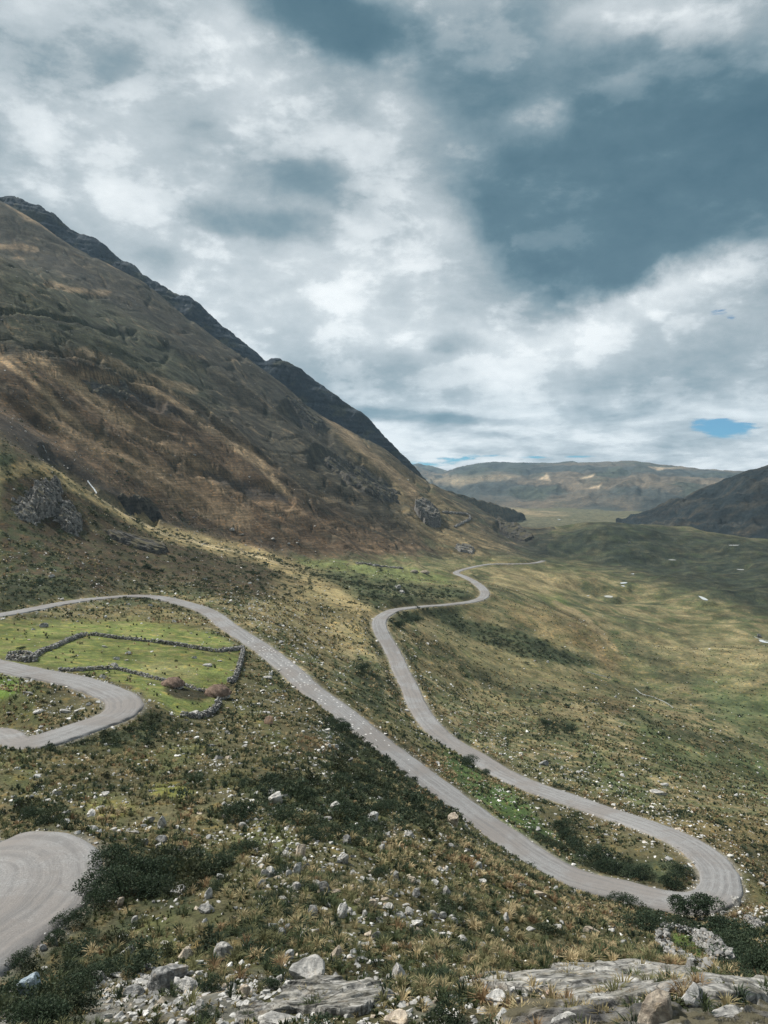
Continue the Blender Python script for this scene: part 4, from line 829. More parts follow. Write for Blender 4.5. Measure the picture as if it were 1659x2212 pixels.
cv = cover(x, y, z); r = cv['r']; n1 = fbm(x/7, y/7, 3, 301); n2 = fbm(x/22, y/22, 3, 302)
dens = (.12+.88*sm(-.12, .25, n1))*(1-.93*cv['grn'])*(1-.55*cv['heath'])*(1-.75*cv['rock'])*(1-cv['mnt']*.5)
ygrass = PM(cv['px'], cv['py'], [(318,1690),(380,1690),(420,1712),(400,1732),(330,1716)], 6); dens *= 1-.9*ygrass
k = RNG.random(len(x)) < dens; x, y, z, r, n1, n2 = x[k], y[k], z[k], r[k], n1[k], n2[k]
PAL = np.array([(.44, .36, .215), (.31, .265, .150), (.165, .165, .085), (.075, .094, .048), (.25, .175, .10), (.046, .064, .040)])
f = RNG.random(len(x))+.75*n2-.03*(r < 160)
ci = np.select([f > .93, f > .68, f > .45, f > .22], [0, 1, 2, 3], 5); ci = np.where((RNG.random(len(x)) < .05+.3*sm(.1, .4, n2)) & (f > .35), 4, ci)
colr = PAL[ci]*RNG.uniform(.75, 1.25, (len(x), 1)); size = RNG.uniform(.30, .80, len(x))*(1+.35*(r > 170))*np.where(r < 30, .8, 1)
nT = 0
for nm, TT, a, b_ in (('n', T_NEAR, 0, 48), ('m', T_MID, 48, 120), ('f', T_FAR, 120, 999)):
    s = (r >= a) & (r < b_); nT += s.sum()
    V, F, Cc = merge(TT, RNG.integers(0, len(TT), s.sum()), np.stack([x[s], y[s], z[s]], 1), size[s], RNG.uniform(0, 6.28, s.sum()), colr[s], tilt=.12)
    tag(mesh_np('tussock_grass', V, F, M_straw, smooth=False, attrs={'Col': Cc}), kind='stuff')
print('tussocks', nT)
# short turf and cushion plants between them
T_LOW = [tussock(RNG, 9, .20) for _ in range(4)]
x, y, z = candidates([(12, 32, 12), (32, 60, 6), (60, 110, 2.6)]); ok = road_clear(x, y, .5); x, y, z = x[ok], y[ok], z[ok]; cv = cover(x, y, z); k = RNG.random(len(x)) < (1-.8*cv['rock'])*(.35+.65*sm(-.3, .2, fbm(x/2.5, y/2.5, 3, 501))); x, y, z = x[k], y[k], z[k]
colr = np.array([(.064, .078, .034), (.10, .105, .048), (.040, .052, .028), (.20, .17, .09)])[RNG.choice(4, len(x), p=[.25, .27, .16, .32])]*RNG.uniform(.7, 1.25, (len(x), 1))
V, F, Cc = merge(T_LOW, RNG.integers(0, 4, len(x)), np.stack([x, y, z], 1), RNG.uniform(.14, .32, len(x)), RNG.uniform(0, 6.28, len(x)), colr, tilt=.15)
tag(mesh_np('low_grass', V, F, M_straw, smooth=False, attrs={'Col': Cc}), kind='stuff'); print('low', len(x))

# shrubs: many leaf sprays through a low crown, on a few stems
def shrub_t(rng, nl, ls, flat=.75):
    V, F = [], []; lobes = [(rng.normal(size=2)*.22, rng.uniform(.5, .95), rng.uniform(.30, .5)) for _ in range(6)]
    for i in range(nl):
        (lx, ly), lz, lr = lobes[i % 6][0], lobes[i % 6][1]*flat*.55, lobes[i % 6][2]
        d = rng.normal(size=3); d /= np.linalg.norm(d); d[2] = abs(d[2]) if rng.random() < .75 else d[2]; q = np.array([lx, ly, lz])+d*lr*rng.uniform(.55, 1.08)*np.array([1, 1, .85])
        if q[2] < 0: q[2] = rng.uniform(0, .15)
        a = rng.normal(size=3); a /= np.linalg.norm(a); a = a*.5+d*.6; a /= np.linalg.norm(a); b = np.cross(a, rng.normal(size=3)); b /= np.linalg.norm(b); s = ls*rng.uniform(.6, 1.3); j = len(V)
        V += [q-b*s*.32, q+a*s*.5-b*s*.05, q+b*s*.32+a*s*.1, q-a*s*.45]; F += [(j, j+1, j+2), (j, j+2, j+3)]
    return np.array(V), np.array(F)
S_NEAR = [shrub_t(RNG, 420, .11) for _ in range(5)]; S_MID = [shrub_t(RNG, 130, .20) for _ in range(5)]; S_FAR = [shrub_t(RNG, 46, .36) for _ in range(4)]
x, y, z = candidates([(14, 40, 1.6), (40, 90, 1.0), (90, 180, .55), (180, 400, .22), (400, 560, .13), (560, 760, .03), (760, 1150, .006)]); ok = road_clear(x, y, 1.2); x, y, z = x[ok], y[ok], z[ok]
cv = cover(x, y, z); r = cv['r']; n1 = fbm(x/5, y/5, 3, 401)
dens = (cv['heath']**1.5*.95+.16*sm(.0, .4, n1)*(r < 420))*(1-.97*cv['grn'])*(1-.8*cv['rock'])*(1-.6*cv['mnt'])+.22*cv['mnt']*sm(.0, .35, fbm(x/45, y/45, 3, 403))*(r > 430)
k = RNG.random(len(x)) < dens; x, y, z, r = x[k], y[k], z[k], r[k]
size = np.exp(RNG.normal(-.25, .32, len(x)))*(1+.5*sm(150, 500, r))*np.where(r < 40, .8, 1)
colr = np.array([(.034, .052, .032)])*RNG.uniform(.6, 1.5, (len(x), 1))+np.array([(.02, .012, .0)])*RNG.random((len(x), 1))
for TT, a, b_ in ((S_NEAR, 0, 60), (S_MID, 60, 150), (S_FAR, 150, 999)):
    s = (r >= a) & (r < b_)
    V, F, Cc = merge(TT, RNG.integers(0, len(TT), s.sum()), np.stack([x[s], y[s], z[s]-.05], 1), size[s], RNG.uniform(0, 6.28, s.sum()), colr[s], tilt=.08)
    tag(mesh_np('undergrowth', V, F, M_leaf, smooth=False, attrs={'Col': Cc}), kind='stuff')
print('shrubs', len(x))

# ---------------------------------------------------------------- boulders one by one
def boulder_mesh(name, rng, sq, mat, sub=4, cuts=13):
    bm = bmesh.new(); bmesh.ops.create_icosphere(bm, subdivisions=sub, radius=1); V = np.array([v.co[:] for v in bm.verts])
    for _ in range(cuts):
        d = rng.normal(size=3); d /= np.linalg.norm(d); off = rng.uniform(.38, .82); e = V@d-off; V = V-np.where(e > 0, e, 0)[:, None]*d*rng.uniform(.85, 1)
    V = V*np.array(sq)
    nz = fbm(V[:, 0]*3+V[:, 2]*2+rng.uniform(0, 50), V[:, 1]*3-V[:, 2]*1.5, 4, int(rng.integers(999))); cr = 1-np.abs(fbm(V[:, 2]*5+V[:, 0], V[:, 1]*1.5-V[:, 0], 2, int(rng.integers(999))))*2
    nn = V/np.linalg.norm(V, axis=1)[:, None]; V = V+nn*(nz*.07-np.clip(cr-.75, 0, 1)*.16)[:, None]
    V /= np.ptp(V[:, 0])
    for v, c in zip(bm.verts, V): v.co = c
    me = bpy.data.meshes.new(name); bm.to_mesh(me); bm.free(); me.polygons.foreach_set('use_smooth', [False]*len(me.polygons)); me.materials.append(mat); return me
MR = {'white': rock_material('white limestone', (.64, .63, .60), (.24, .24, .23), 1.6, .3), 'pale': rock_material('pale limestone', (.52, .51, .48), (.17, .17, .165), 1.5, .35),
      'grey': rock_material('grey limestone', (.36, .36, .35), (.10, .105, .105), 1.5, .5), 'tan': rock_material('tan rock', (.54, .47, .375), (.24, .20, .16), 1.5, .3, .5),
      'reddish': rock_material('rusty rock', (.42, .27, .18), (.30, .23, .19), 1.5, .2, .7), 'bluish': rock_material('blue grey rock', (.36, .42, .46), (.20, .25, .29), .8, .1, .0, .5)}
SHAPES = {'blocky': [(1, .8, .85), (1, .9, .75), (1, .75, 1.05)], 'rounded': [(1, .8, .7), (1, .85, .62)], 'flat': [(1, .7, .32), (1, .62, .38)], 'tall': [(.7, .6, 1.1)]}
BM = {}
def bmesh_for(colr, shape, v):
    key = (colr, shape, v)
    if key not in BM:
        rg = np.random.default_rng(sum(map(ord, shape))*7+v); sq = SHAPES[shape][v % len(SHAPES[shape])]
        BM[key] = boulder_mesh('boulder', rg, sq, MR[colr], 4, 9 if shape == 'rounded' else 15)
    return BM[key]
# column, row (centre), width in photo pixels, colour, shape
B = """975 1826 15 pale blocky;1009 1834 14 pale rounded;887 1869 24 white flat;949 1876 14 pale blocky;1032 1861 26 pale flat;1036 1876 22 pale blocky;1017 1891 14 white rounded;1042 1904 18 pale blocky;1022 1939 26 pale flat;969 1934 15 white blocky
1124 1911 26 pale rounded;1162 1924 38 tan flat;1099 1914 12 white rounded;1074 1971 14 white rounded;977 1986 17 white blocky;1169 1994 14 white rounded;1144 2004 28 pale flat;949 2046 33 tan flat;1042 2046 18 pale tall;1022 2067 36 grey rounded;1344 2037 30 grey rounded;1359 2063 16 white rounded
1274 2009 44 tan rounded;862 2111 34 pale tall;842 2150 36 grey blocky;1069 2157 46 white blocky;1044 2184 36 pale flat;1084 2205 64 white rounded;1219 2212 60 pale blocky;1437 2146 52 grey rounded;1499 2151 66 grey rounded;1577 2179 74 pale flat
1430 2208 96 tan blocky;1197 2141 30 reddish flat;854 2205 56 tan blocky;1594 1952 20 white blocky;1582 1942 14 pale rounded;1562 1971 16 pale rounded;1598 1972 16 white rounded;1264 1851 13 pale blocky;1279 1786 18 pale flat;1420 1706 38 pale flat;1437 1693 20 pale flat
70 2139 46 bluish tall;24 2159 36 grey rounded;202 1791 18 white blocky;290 1794 25 pale flat;300 1811 16 white flat;352 1814 26 grey blocky;345 1831 14 white tall;390 1833 27 grey rounded;392 1795 17 pale rounded;385 1926 34 grey blocky;315 1934 22 grey flat;447 1964 30 pale blocky
310 1979 20 white rounded;293 1989 16 pale blocky;270 2021 22 white flat;600 1732 32 white tall;618 1719 22 white rounded;586 1712 18 pale rounded;725 1746 22 white tall;807 1771 30 white blocky;708 1766 24 pale flat;745 1859 20 pale tall;565 1936 18 white flat;537 1964 18 grey rounded;607 1989 18 pale rounded;607 2018 24 grey blocky
727 2057 36 tan rounded;780 2071 32 grey rounded;482 2064 46 pale blocky;400 2061 40 tan rounded;365 2098 74 grey rounded;350 2127 60 grey blocky;406 2129 42 pale blocky;662 2098 80 pale blocky;627 2066 24 white blocky;432 2172 22 white tall;527 2172 26 white blocky;528 2146 30 tan blocky;277 2054 30 pale rounded;257 2102 34 white flat
305 2116 30 white flat;290 2142 38 grey blocky;230 2194 24 white rounded;600 2189 100 pale flat;725 2150 74 pale flat;227 1716 18 white blocky;125 1713 22 pale rounded;220 1743 20 pale flat;102 1731 14 white blocky;45 1739 22 grey rounded
580 1560 20 reddish tall;732 1640 24 white rounded;725 1610 16 white rounded;710 1610 15 white rounded;707 1577 12 white blocky;722 1624 14 pale rounded;712 1592 12 white rounded;472 1635 20 pale rounded;457 1607 20 grey flat;492 1582 12 white blocky;530 1605 10 white blocky
252 1422 14 white rounded;277 1411 12 white rounded;273 1425 10 white flat;420 1420 12 white rounded;450 1435 22 white flat;475 1426 12 pale flat;225 1394 18 white flat;247 1437 14 pale blocky;222 1460 16 white rounded;500 1447 10 white flat;95 1351 17 grey rounded;72 1359 9 white rounded
142 1532 30 white flat;85 1535 20 white flat;62 1495 22 pale flat;22 1540 16 pale flat;192 1521 11 white rounded;165 1537 12 white blocky;325 1307 11 white rounded;112 1245 12 pale rounded;412 1367 8 white flat;470 1367 8 white rounded;580 1462 22 pale flat;602 1448 10 pale blocky
1175 1647 24 grey rounded;1330 1505 8 white rounded;1287 1512 9 grey rounded;862 1270 11 pale blocky;869 1278 11 white blocky;856 1266 9 pale rounded;1360 1171 5 pale rounded;1640 1374 12 grey blocky;1155 1427 6 white rounded;1184 1431 6 white blocky
502 1144 12 pale rounded;523 1154 10 white flat;421 984 7 pale rounded;624 1175 7 white rounded;642 1174 6 white rounded;442 1251 12 pale rounded;540 1260 8 white rounded"""
for ln in B.strip().splitlines():
    pass
MAN = []
for c in B.replace('\n', ';').split(';'):
    if not c.strip(): continue
    a = c.split(); MAN.append((float(a[0]), float(a[1]), float(a[2]), a[3], a[4]))

REG = [('on the shrubby rubble under the rocky crag', [(0,1020),(600,1020),(600,1200),(0,1200)]),
       ('on the stony hillside above the upper road', [(-200,1180),(650,1180),(650,1300),(480,1320),(300,1284),(0,1320),(-200,1340)]),
       ('on the pasture inside the walled enclosure', [(60,1425),(190,1370),(525,1405),(505,1490),(250,1450),(140,1450)]),
       ('on the grass between enclosure wall and upper road', [(-200,1320),(300,1284),(460,1330),(560,1420),(520,1405),(190,1368),(-200,1440)]),
       ('on the rough grass inside the lower switchback', [(-200,1430),(70,1450),(270,1500),(270,1560),(-200,1590)]),
       ('on the grass between the switchback and the curved wall', [(160,1450),(420,1480),(470,1560),(330,1560),(270,1500)]),
       ('on the bank between curved wall and long road', [(470,1400),(560,1400),(720,1560),(700,1700),(430,1700),(400,1560),(480,1540)]),
       ('on the tussock shelf below the lower switchback', [(-200,1580),(430,1550),(430,1760),(-200,1760)]),
       ('beside the dark shrubs above the near hairpin', [(100,1740),(430,1740),(480,1900),(200,1900)]),
       ('among tussocks beside the near hairpin', [(-200,1740),(260,1880),(330,2080),(-200,2090)]),
       ('in the pile beside the long straight road', [(680,1540),(770,1540),(800,1700),(690,1700)]),
       ('on the heath below the long straight road', [(430,1640),(820,1600),(1120,1850),(900,1900),(430,1900)]),
       ('on the tussock slope below the hairpin road', [(880,1800),(1160,1840),(1420,1960),(1340,2090),(930,2090),(880,1900)]),
       ('on the tussock slope left of centre', [(240,1880),(900,1880),(940,2060),(300,2070)]),
       ('beside the small stone pen', [(1380,1930),(1700,1930),(1700,2130),(1380,2080)]),
       ('in the rubble along the bottom edge', [(180,2040),(960,2040),(960,2400),(180,2400)]),
       ('at the bottom left corner', [(-200,2060),(200,2060),(200,2400),(-200,2400)]),
       ('on the rock slab at bottom right', [(940,2060),(1900,2060),(1900,2500),(940,2500)]),
       ('between the two roads above the right hairpin', [(820,1590),(830,1390),(900,1530),(1070,1660),(1560,1880),(1480,1950),(1330,1930),(1130,1830)]),
       ('on the slope between the two roads', [(520,1260),(820,1310),(840,1400),(920,1680),(760,1560),(560,1390)]),
       ('on the slope beyond the lower road', [(820,1330),(1300,1330),(1659,1700),(1659,1960),(1590,1900),(1400,1780),(1000,1620),(850,1420)]),
       ('on the green knoll by the far bend', [(640,1200),(1050,1200),(1050,1330),(640,1330)]),
       ('on the mountain face', [(-200,400),(1000,400),(1150,1200),(-200,1200)])]
def region(px, py):
    for nm, pg in REG:
        if float(poly_sdf(np.array([px]), np.array([py]), pg)[0]) < 0: return nm
    return 'on the open valley floor'
ORD = ['leftmost', 'second', 'third', 'fourth', 'fifth', 'sixth', 'seventh', 'eighth', 'ninth', 'tenth', 'eleventh', 'twelfth', 'thirteenth', 'fourteenth', 'fifteenth', 'sixteenth', 'seventeenth', 'eighteenth', 'nineteenth', 'twentieth']+['twenty-'+q for q in ('first', 'second', 'third', 'fourth', 'fifth', 'sixth', 'seventh', 'eighth', 'ninth')]
def set_labels(items):
    """items: (object, adjectives, noun, region, column); same words -> ordinal from the left"""
    by = {}
    for it in items: by.setdefault((it[1], it[2], it[3]), []).append(it)
    for (adj, noun, reg), L in by.items():
        L.sort(key=lambda q: q[4]); nL = len(L)
        for i, it in enumerate(L):
            base = f'{adj} {noun} {reg}'
            if nL == 1: lab = base
            elif nL == 2: lab = base+(', left one of two' if i == 0 else ', right one of two')
            elif i == nL-1: lab = base+', rightmost'
            elif i == 0: lab = base+', leftmost'
            else: lab = base+f', {ORD[i]} from left'
            if len(lab.replace('-', ' ').split()) > 16: lab = lab.replace(' the ', ' ', 1)
            if len(lab.split()) > 16: lab = lab.replace(' the ', ' ', 1)
            it[0]['label'] = lab
lab_items = []
SZ = lambda w: 'small' if w < 13 else ('large' if w > 30 else '')
CW = {'white': 'whitish', 'pale': 'pale grey', 'grey': 'dark grey', 'tan': 'tan', 'reddish': 'rusty orange', 'bluish': 'bluish white'}
def add_boulder(px, py, w, colr, shape, v, P_=None, size=None):
    p = hit(px, py+w*.22, rmin=14) if P_ is None else P_
    r_ = math.hypot(p[0], p[1]); s = w*r_/FPX if size is None else size
    if shape == 'tall': s *= 1.0
    me = bmesh_for(colr, shape, v); o = bpy.data.objects.new('boulder', me); COL.objects.link(o)
    zz = float(gz(p[0], p[1])); hz_ = {'blocky': .30, 'rounded': .22, 'flat': .09, 'tall': .5}[shape]
    o.location = (p[0], p[1], zz+s*hz_*.75); o.scale = (s, s, s)
    o.rotation_euler = (random.uniform(-.18, .18), random.uniform(-.18, .18), random.uniform(-.5, .5) if P_ is None else random.uniform(0, 6.28))
    tag(o, cat='boulder', group='boulders and loose rocks on the slopes')
    adj = ' '.join(q for q in (SZ(s/r_*FPX), CW[colr], shape) if q); lab_items.append((o, adj, 'boulder', region(px, py), px)); return o
for i, (px, py, w, cc, sh) in enumerate(MAN): add_boulder(px, py, w, cc, sh, i % 3)
for i, (ax, ay, s, px, py) in enumerate(AUTO[:300-len(MAN)]):
    add_boulder(px, py, 0, random.choice(['white', 'pale', 'pale', 'grey', 'white', 'tan']), random.choice(['blocky', 'blocky', 'flat', 'flat', 'tall', 'rounded']), i % 3, np.array([ax, ay, 0]), s)

# single shrubs that stand out
SH = """1474 1957 46 tall;1522 1957 50 tall;1394 1986 62 round;1474 1992 36 round;1556 1995 70 round;1602 2026 66 round;1592 2044 44 round;1640 2080 80 round;1610 2062 50 round;1284 1844 50 round;1209 1779 38 round;1199 1824 26 round;1404 1894 44 round;1464 1874 36 round;1444 1899 44 round;1349 1884 44 round
1424 2128 30 round;1395 2134 24 round;1010 1640 34 round;250 1840 70 round;310 1866 76 round;240 1894 80 round;350 1878 66 round;385 1862 50 round;325 1909 60 round;150 1786 44 round;65 1756 40 round;487 1856 36 round;530 1826 44 round;530 1742 66 round;665 1716 42 round;610 1757 50 round;470 1914 30 round;115 2180 90 round
150 2140 66 round;190 2112 56 round;450 2128 44 round;675 1796 46 round;755 1746 50 round;740 1564 44 round;720 1556 30 round;785 1440 26 round;956 2188 80 round;60 2188 70 round;440 2190 40 round;590 2120 40 round;45 2030 40 round;155 1985 50 round;120 2010 44 round;215 1930 60 round;230 2090 50 round;290 2090 40 round
830 1740 40 round;820 1880 34 round;1300 1866 40 round;1330 1870 36 round;1380 1880 40 round;1220 1800 36 round;1240 1822 36 round;1655 1990 20 round;1540 1905 14 round;845 1352 22 round;862 1345 24 round;900 1335 22 round;925 1520 18 round;905 1480 16 round;318 1224 9 tall;390 1110 8 tall;275 1040 6 tall;46 1400 12 round;790 2130 30 round;1280 2100 16 round;520 1445 12 round;1180 1560 24 round;1230 1572 20 round;1050 1650 20 round"""
SHM = {}
for k in range(4):
    V, F = shrub_t(RNG, 3000, .058 if k < 3 else .075, .8 if k < 3 else 1.5); cc = np.repeat(np.array([(.036, .055, .031)])*RNG.uniform(.55, 1.5, (len(V)//4, 1)), 4, 0)
    o = mesh_np('shrub', V, F, M_leaf, smooth=False, attrs={'Col': cc}); SHM[k] = o.data; bpy.data.objects.remove(o)
i = 0
for c in SH.replace('\n', ';').split(';'):
    px, py, w, kind_ = c.split(); px, py, w = float(px), float(py), float(w); 
    oy = w*.40
    while oy < w*.4+60:
        p = hit(px, py+oy, rmin=15)
        if road_clear(p[0:1], p[1:2], w*math.hypot(p[0], p[1])/FPX*.42)[0]: break
        oy += 3
    else: continue
    r_ = math.hypot(p[0], p[1]); s = w*r_/FPX*1.02
    o = bpy.data.objects.new('shrub', SHM[3 if kind_ == 'tall' else i % 3]); COL.objects.link(o); o.location = (p[0], p[1], p[2]-.04*s); o.scale = (s, s, s*.85); o.rotation_euler = (0, 0, random.uniform(0, 6.28)); i += 1
    tag(o, cat='shrub', group='dark green shrubs'); adj = ('large ' if w > 48 else 'small ' if w < 25 else '')+'dark green '+('upright' if kind_ == 'tall' else 'spreading'); lab_items.append((o, adj, 'shrub', region(px, py), px))
set_labels(lab_items)

# ---------------------------------------------------------------- dry-stone walls
def wall(pix, label, h=1.0, th=.65, st=.42, pts=None, parent=None, name='dry_stone_wall', jag=.55, close=False):
    c = np.array([hit(a, b) for a, b in catmull(pix, 4)]) if pts is None else pts
    c, s = resample(c, st*.8); P_, S_ = [], []
    rows = max(2, int(h/(st*.62)))
    for i in range(len(c)-1):
        d = c[i+1, :2]-c[i, :2]; d /= np.linalg.norm(d)+1e-9; nn = np.array([d[1], -d[0]]); hh = h*(1+jag*float(perlin(s[i]/5, 0.3, 8))+.5*jag*RNG.normal())
        for rw in range(rows+1):
            zz = (rw+.35)*st*.60
            if zz > hh: break
            for sd_ in (-1, 1):
                q = c[i, :2]+nn*sd_*th*.5*(1-.25*zz/h)+RNG.normal(size=2)*.06; P_.append((q[0], q[1], float(gz(q[0], q[1]))+zz)); S_.append(st*RNG.uniform(.85, 1.5))
    P_ = np.array(P_); S_ = np.array(S_); colr = GREY[RNG.choice(6, len(P_), p=[.28, .22, .22, .10, .06, .12])]*RNG.uniform(.40, .95, (len(P_), 1))
    V, F, Cc = merge(STONES+SLABS, RNG.integers(0, 20, len(P_)), P_, S_*RNG.uniform(.7, 1.35, len(P_)), RNG.uniform(0, 6.28, len(P_)), colr*.66, .3)
    o = mesh_np(name, V, F, M_wall, smooth=False, attrs={'Col': Cc}, parent=parent)
    if label: tag(o, label, 'stone wall')
    return o
wall([(18,1418),(50,1414),(75,1420),(90,1410),(118,1400),(150,1385),(190,1373),(250,1380),(330,1388),(400,1398),(460,1408),(500,1406),(524,1402)], 'long dry-stone wall along the top side of the pasture enclosure', .95, .6, .40)
wall([(524,1402),(524,1415),(520,1432),(514,1452),(507,1470),(492,1478)], 'dry-stone wall on the right side of the enclosure, running down to the hut', 1.0, .6, .40)
wall([(20,1424),(45,1428),(70,1430),(75,1421)], 'short stub of stone wall at the left end of the enclosure', 1.0, .9, .5)
wall([(128,1450),(160,1450),(200,1447),(245,1446),(290,1456),(330,1466),(362,1474),(400,1482),(432,1493),(452,1497)], 'low tumbled stone wall dividing the enclosure, passing both thatched huts', .65, .6, .38)
wall([(474,1518),(471,1524),(466,1534),(452,1545),(430,1551),(405,1550),(388,1548)], 'curved dry-stone wall below the lower thatched hut', .85, .6, .40)
wall([(1432,2040),(1430,2018),(1438,2008),(1470,2014),(1500,2022),(1515,2034),(1540,2056),(1556,2078),(1566,2094)], 'bent stone wall on the far side of the small pen', .8, .7, .30)
wall([(1432,2044),(1448,2060),(1475,2080),(1510,2098),(1545,2104)], 'low stone wall on the near side of the small pen', .45, .6, .28)
wall([(1612,1988),(1628,1996),(1645,2008)], 'short broken wall on the grass right of the hairpin shrubs', .6, .6, .32)
wall([(982,1140),(1000,1130),(1016,1121),(1010,1112),(985,1110),(955,1108)], 'dark zigzag field wall high on the mountain tail', 2.0, 1.5, 1.3)
wall([(770,1218),(800,1221),(840,1226),(872,1230)], 'low wall along the green terrace under the mountain foot', 1.1, 1.0, .8)

# ---------------------------------------------------------------- thatched huts
M_thatch = attr_mat('thatch', 5, .7, 1.3, .95, .10, .1)
M_thatch2 = attr_mat('pale thatch', 9, .6, 1.3, .95, .10, .1)
def hut(px, py, w, h, label, base, elong=1.15, rot=0.0, door=True):
    p = hit(px, py); r_ = math.hypot(p[0], p[1]); R0 = w*r_/FPX*.5; H = h*r_/FPX
    root = bpy.data.objects.new('thatched_hut', None); COL.objects.link(root); root.location = p; root.rotation_euler = (0, 0, rot); tag(root, label, 'hut', 'thatched stone huts')
    V, Cc = [], []; nu, nv = 72, 22; wallh = H*.26
    for j in range(nv):
        f = j/(nv-1); rad = R0*(math.cos(f*math.pi/2)**1.12); zz = wallh*.75+(H-wallh*.75)*(math.sin(f*math.pi/2)**1.12)
        for i in range(nu):
            a = i/nu*6.2832; n_ = float(fbm(np.array([math.cos(a)*2.2+f*3]), np.array([math.sin(a)*2.2]), 3, 12)[0]); shag = .03*math.sin(i*9.3+j)*(1-f)
            rr = rad*(1+.22*n_)+shag*R0; drop = -.10*H*abs(n_)*(j == 0); V.append((rr*elong*math.cos(a), rr*math.sin(a), zz+drop+.12*H*n_)); k_ = RNG.uniform(.6, 1.3); Cc.append(np.array(base)*k_)
    F = [(j*nu+i, j*nu+(i+1) % nu, (j+1)*nu+(i+1) % nu, (j+1)*nu+i) for j in range(nv-1) for i in range(nu)]
    roof = mesh_np('roof', np.array(V), np.array(F), M_thatch, root, True, {'Col': np.array(Cc)})
    # loose straw laid down the slope of the thatch
    V2, F2, C2 = [], [], []
    for _ in range(1500):
        a = random.uniform(0, 6.283); f = random.random()**.8*.97; rad = R0*(math.cos(f*math.pi/2)**1.12); zz = wallh*.75+(H-wallh*.75)*(math.sin(f*math.pi/2)**1.12); f2 = max(f-.16, -.04)
        rad2 = R0*(math.cos(max(f2, 0)*math.pi/2)**1.12)+(.08 if f2 < 0 else 0); z2 = wallh*.75+(H-wallh*.75)*(math.sin(max(f2, 0)*math.pi/2)**1.12)-(.22*H*.4 if f2 <= 0 else 0); wv = .03/max(rad, .3); j = len(V2)
        for aa, rr, z_ in ((a-wv, rad*.99, zz+.02), (a+wv, rad*.99, zz+.02), (a+random.uniform(-.06, .06), rad2*.99+.02, z2+random.uniform(0, .08))): V2.append((rr*elong*math.cos(aa), rr*math.sin(aa), z_)); C2.append(np.array(base)*random.choice([.75, .9, 1.05, 1.25]))
        F2.append((j, j+1, j+2))
    mesh_np('straw', np.array(V2), np.array(F2), M_thatch, roof, False, {'Col': np.array(C2)})
    # stone ring wall with a doorway gap
    P_, S_ = [], []
    for i in range(int(6.28*R0/.33)):
        a = i/int(6.28*R0/.33)*6.2832
        if door and abs((a-4.4+math.pi) % 6.2832-math.pi) < .38/R0*1.2: continue
        for q in range(max(2, int(wallh*1.15/.27))): P_.append((R0*.88*elong*math.cos(a)+RNG.normal()*.03, R0*.88*math.sin(a)+RNG.normal()*.03, -.1+q*.27)); S_.append(RNG.uniform(.36, .55))
    P_ = np.array(P_); V, F, Cc = merge(STONES, RNG.integers(0, 14, len(P_)), P_, np.array(S_), RNG.uniform(0, 6.28, len(P_)), GREY[RNG.choice(5, len(P_))]*RNG.uniform(.55, 1.0, (len(P_), 1)), .15)
    mesh_np('wall', V, F, M_wall, root, False, {'Col': Cc}); return root
hut(373, 1484, 42, 20, 'thatched round hut above the dark peat patch, upper one on the enclosure wall', (.20, .145, .115), 1.1, .2)
hut(470, 1504, 50, 24, 'thatched round hut where three walls meet, lower and larger of the two', (.185, .135, .105), 1.12, -.1)
hut(895, 1238, 13, 7, 'tiny pale hut on the green terrace by the far bend, left one', (.26, .235, .19), 1.3, .1, False)
hut(917, 1239, 16, 7, 'tiny pale hut on the green terrace by the far bend, right one', (.29, .255, .20), 1.4, -.1, False)

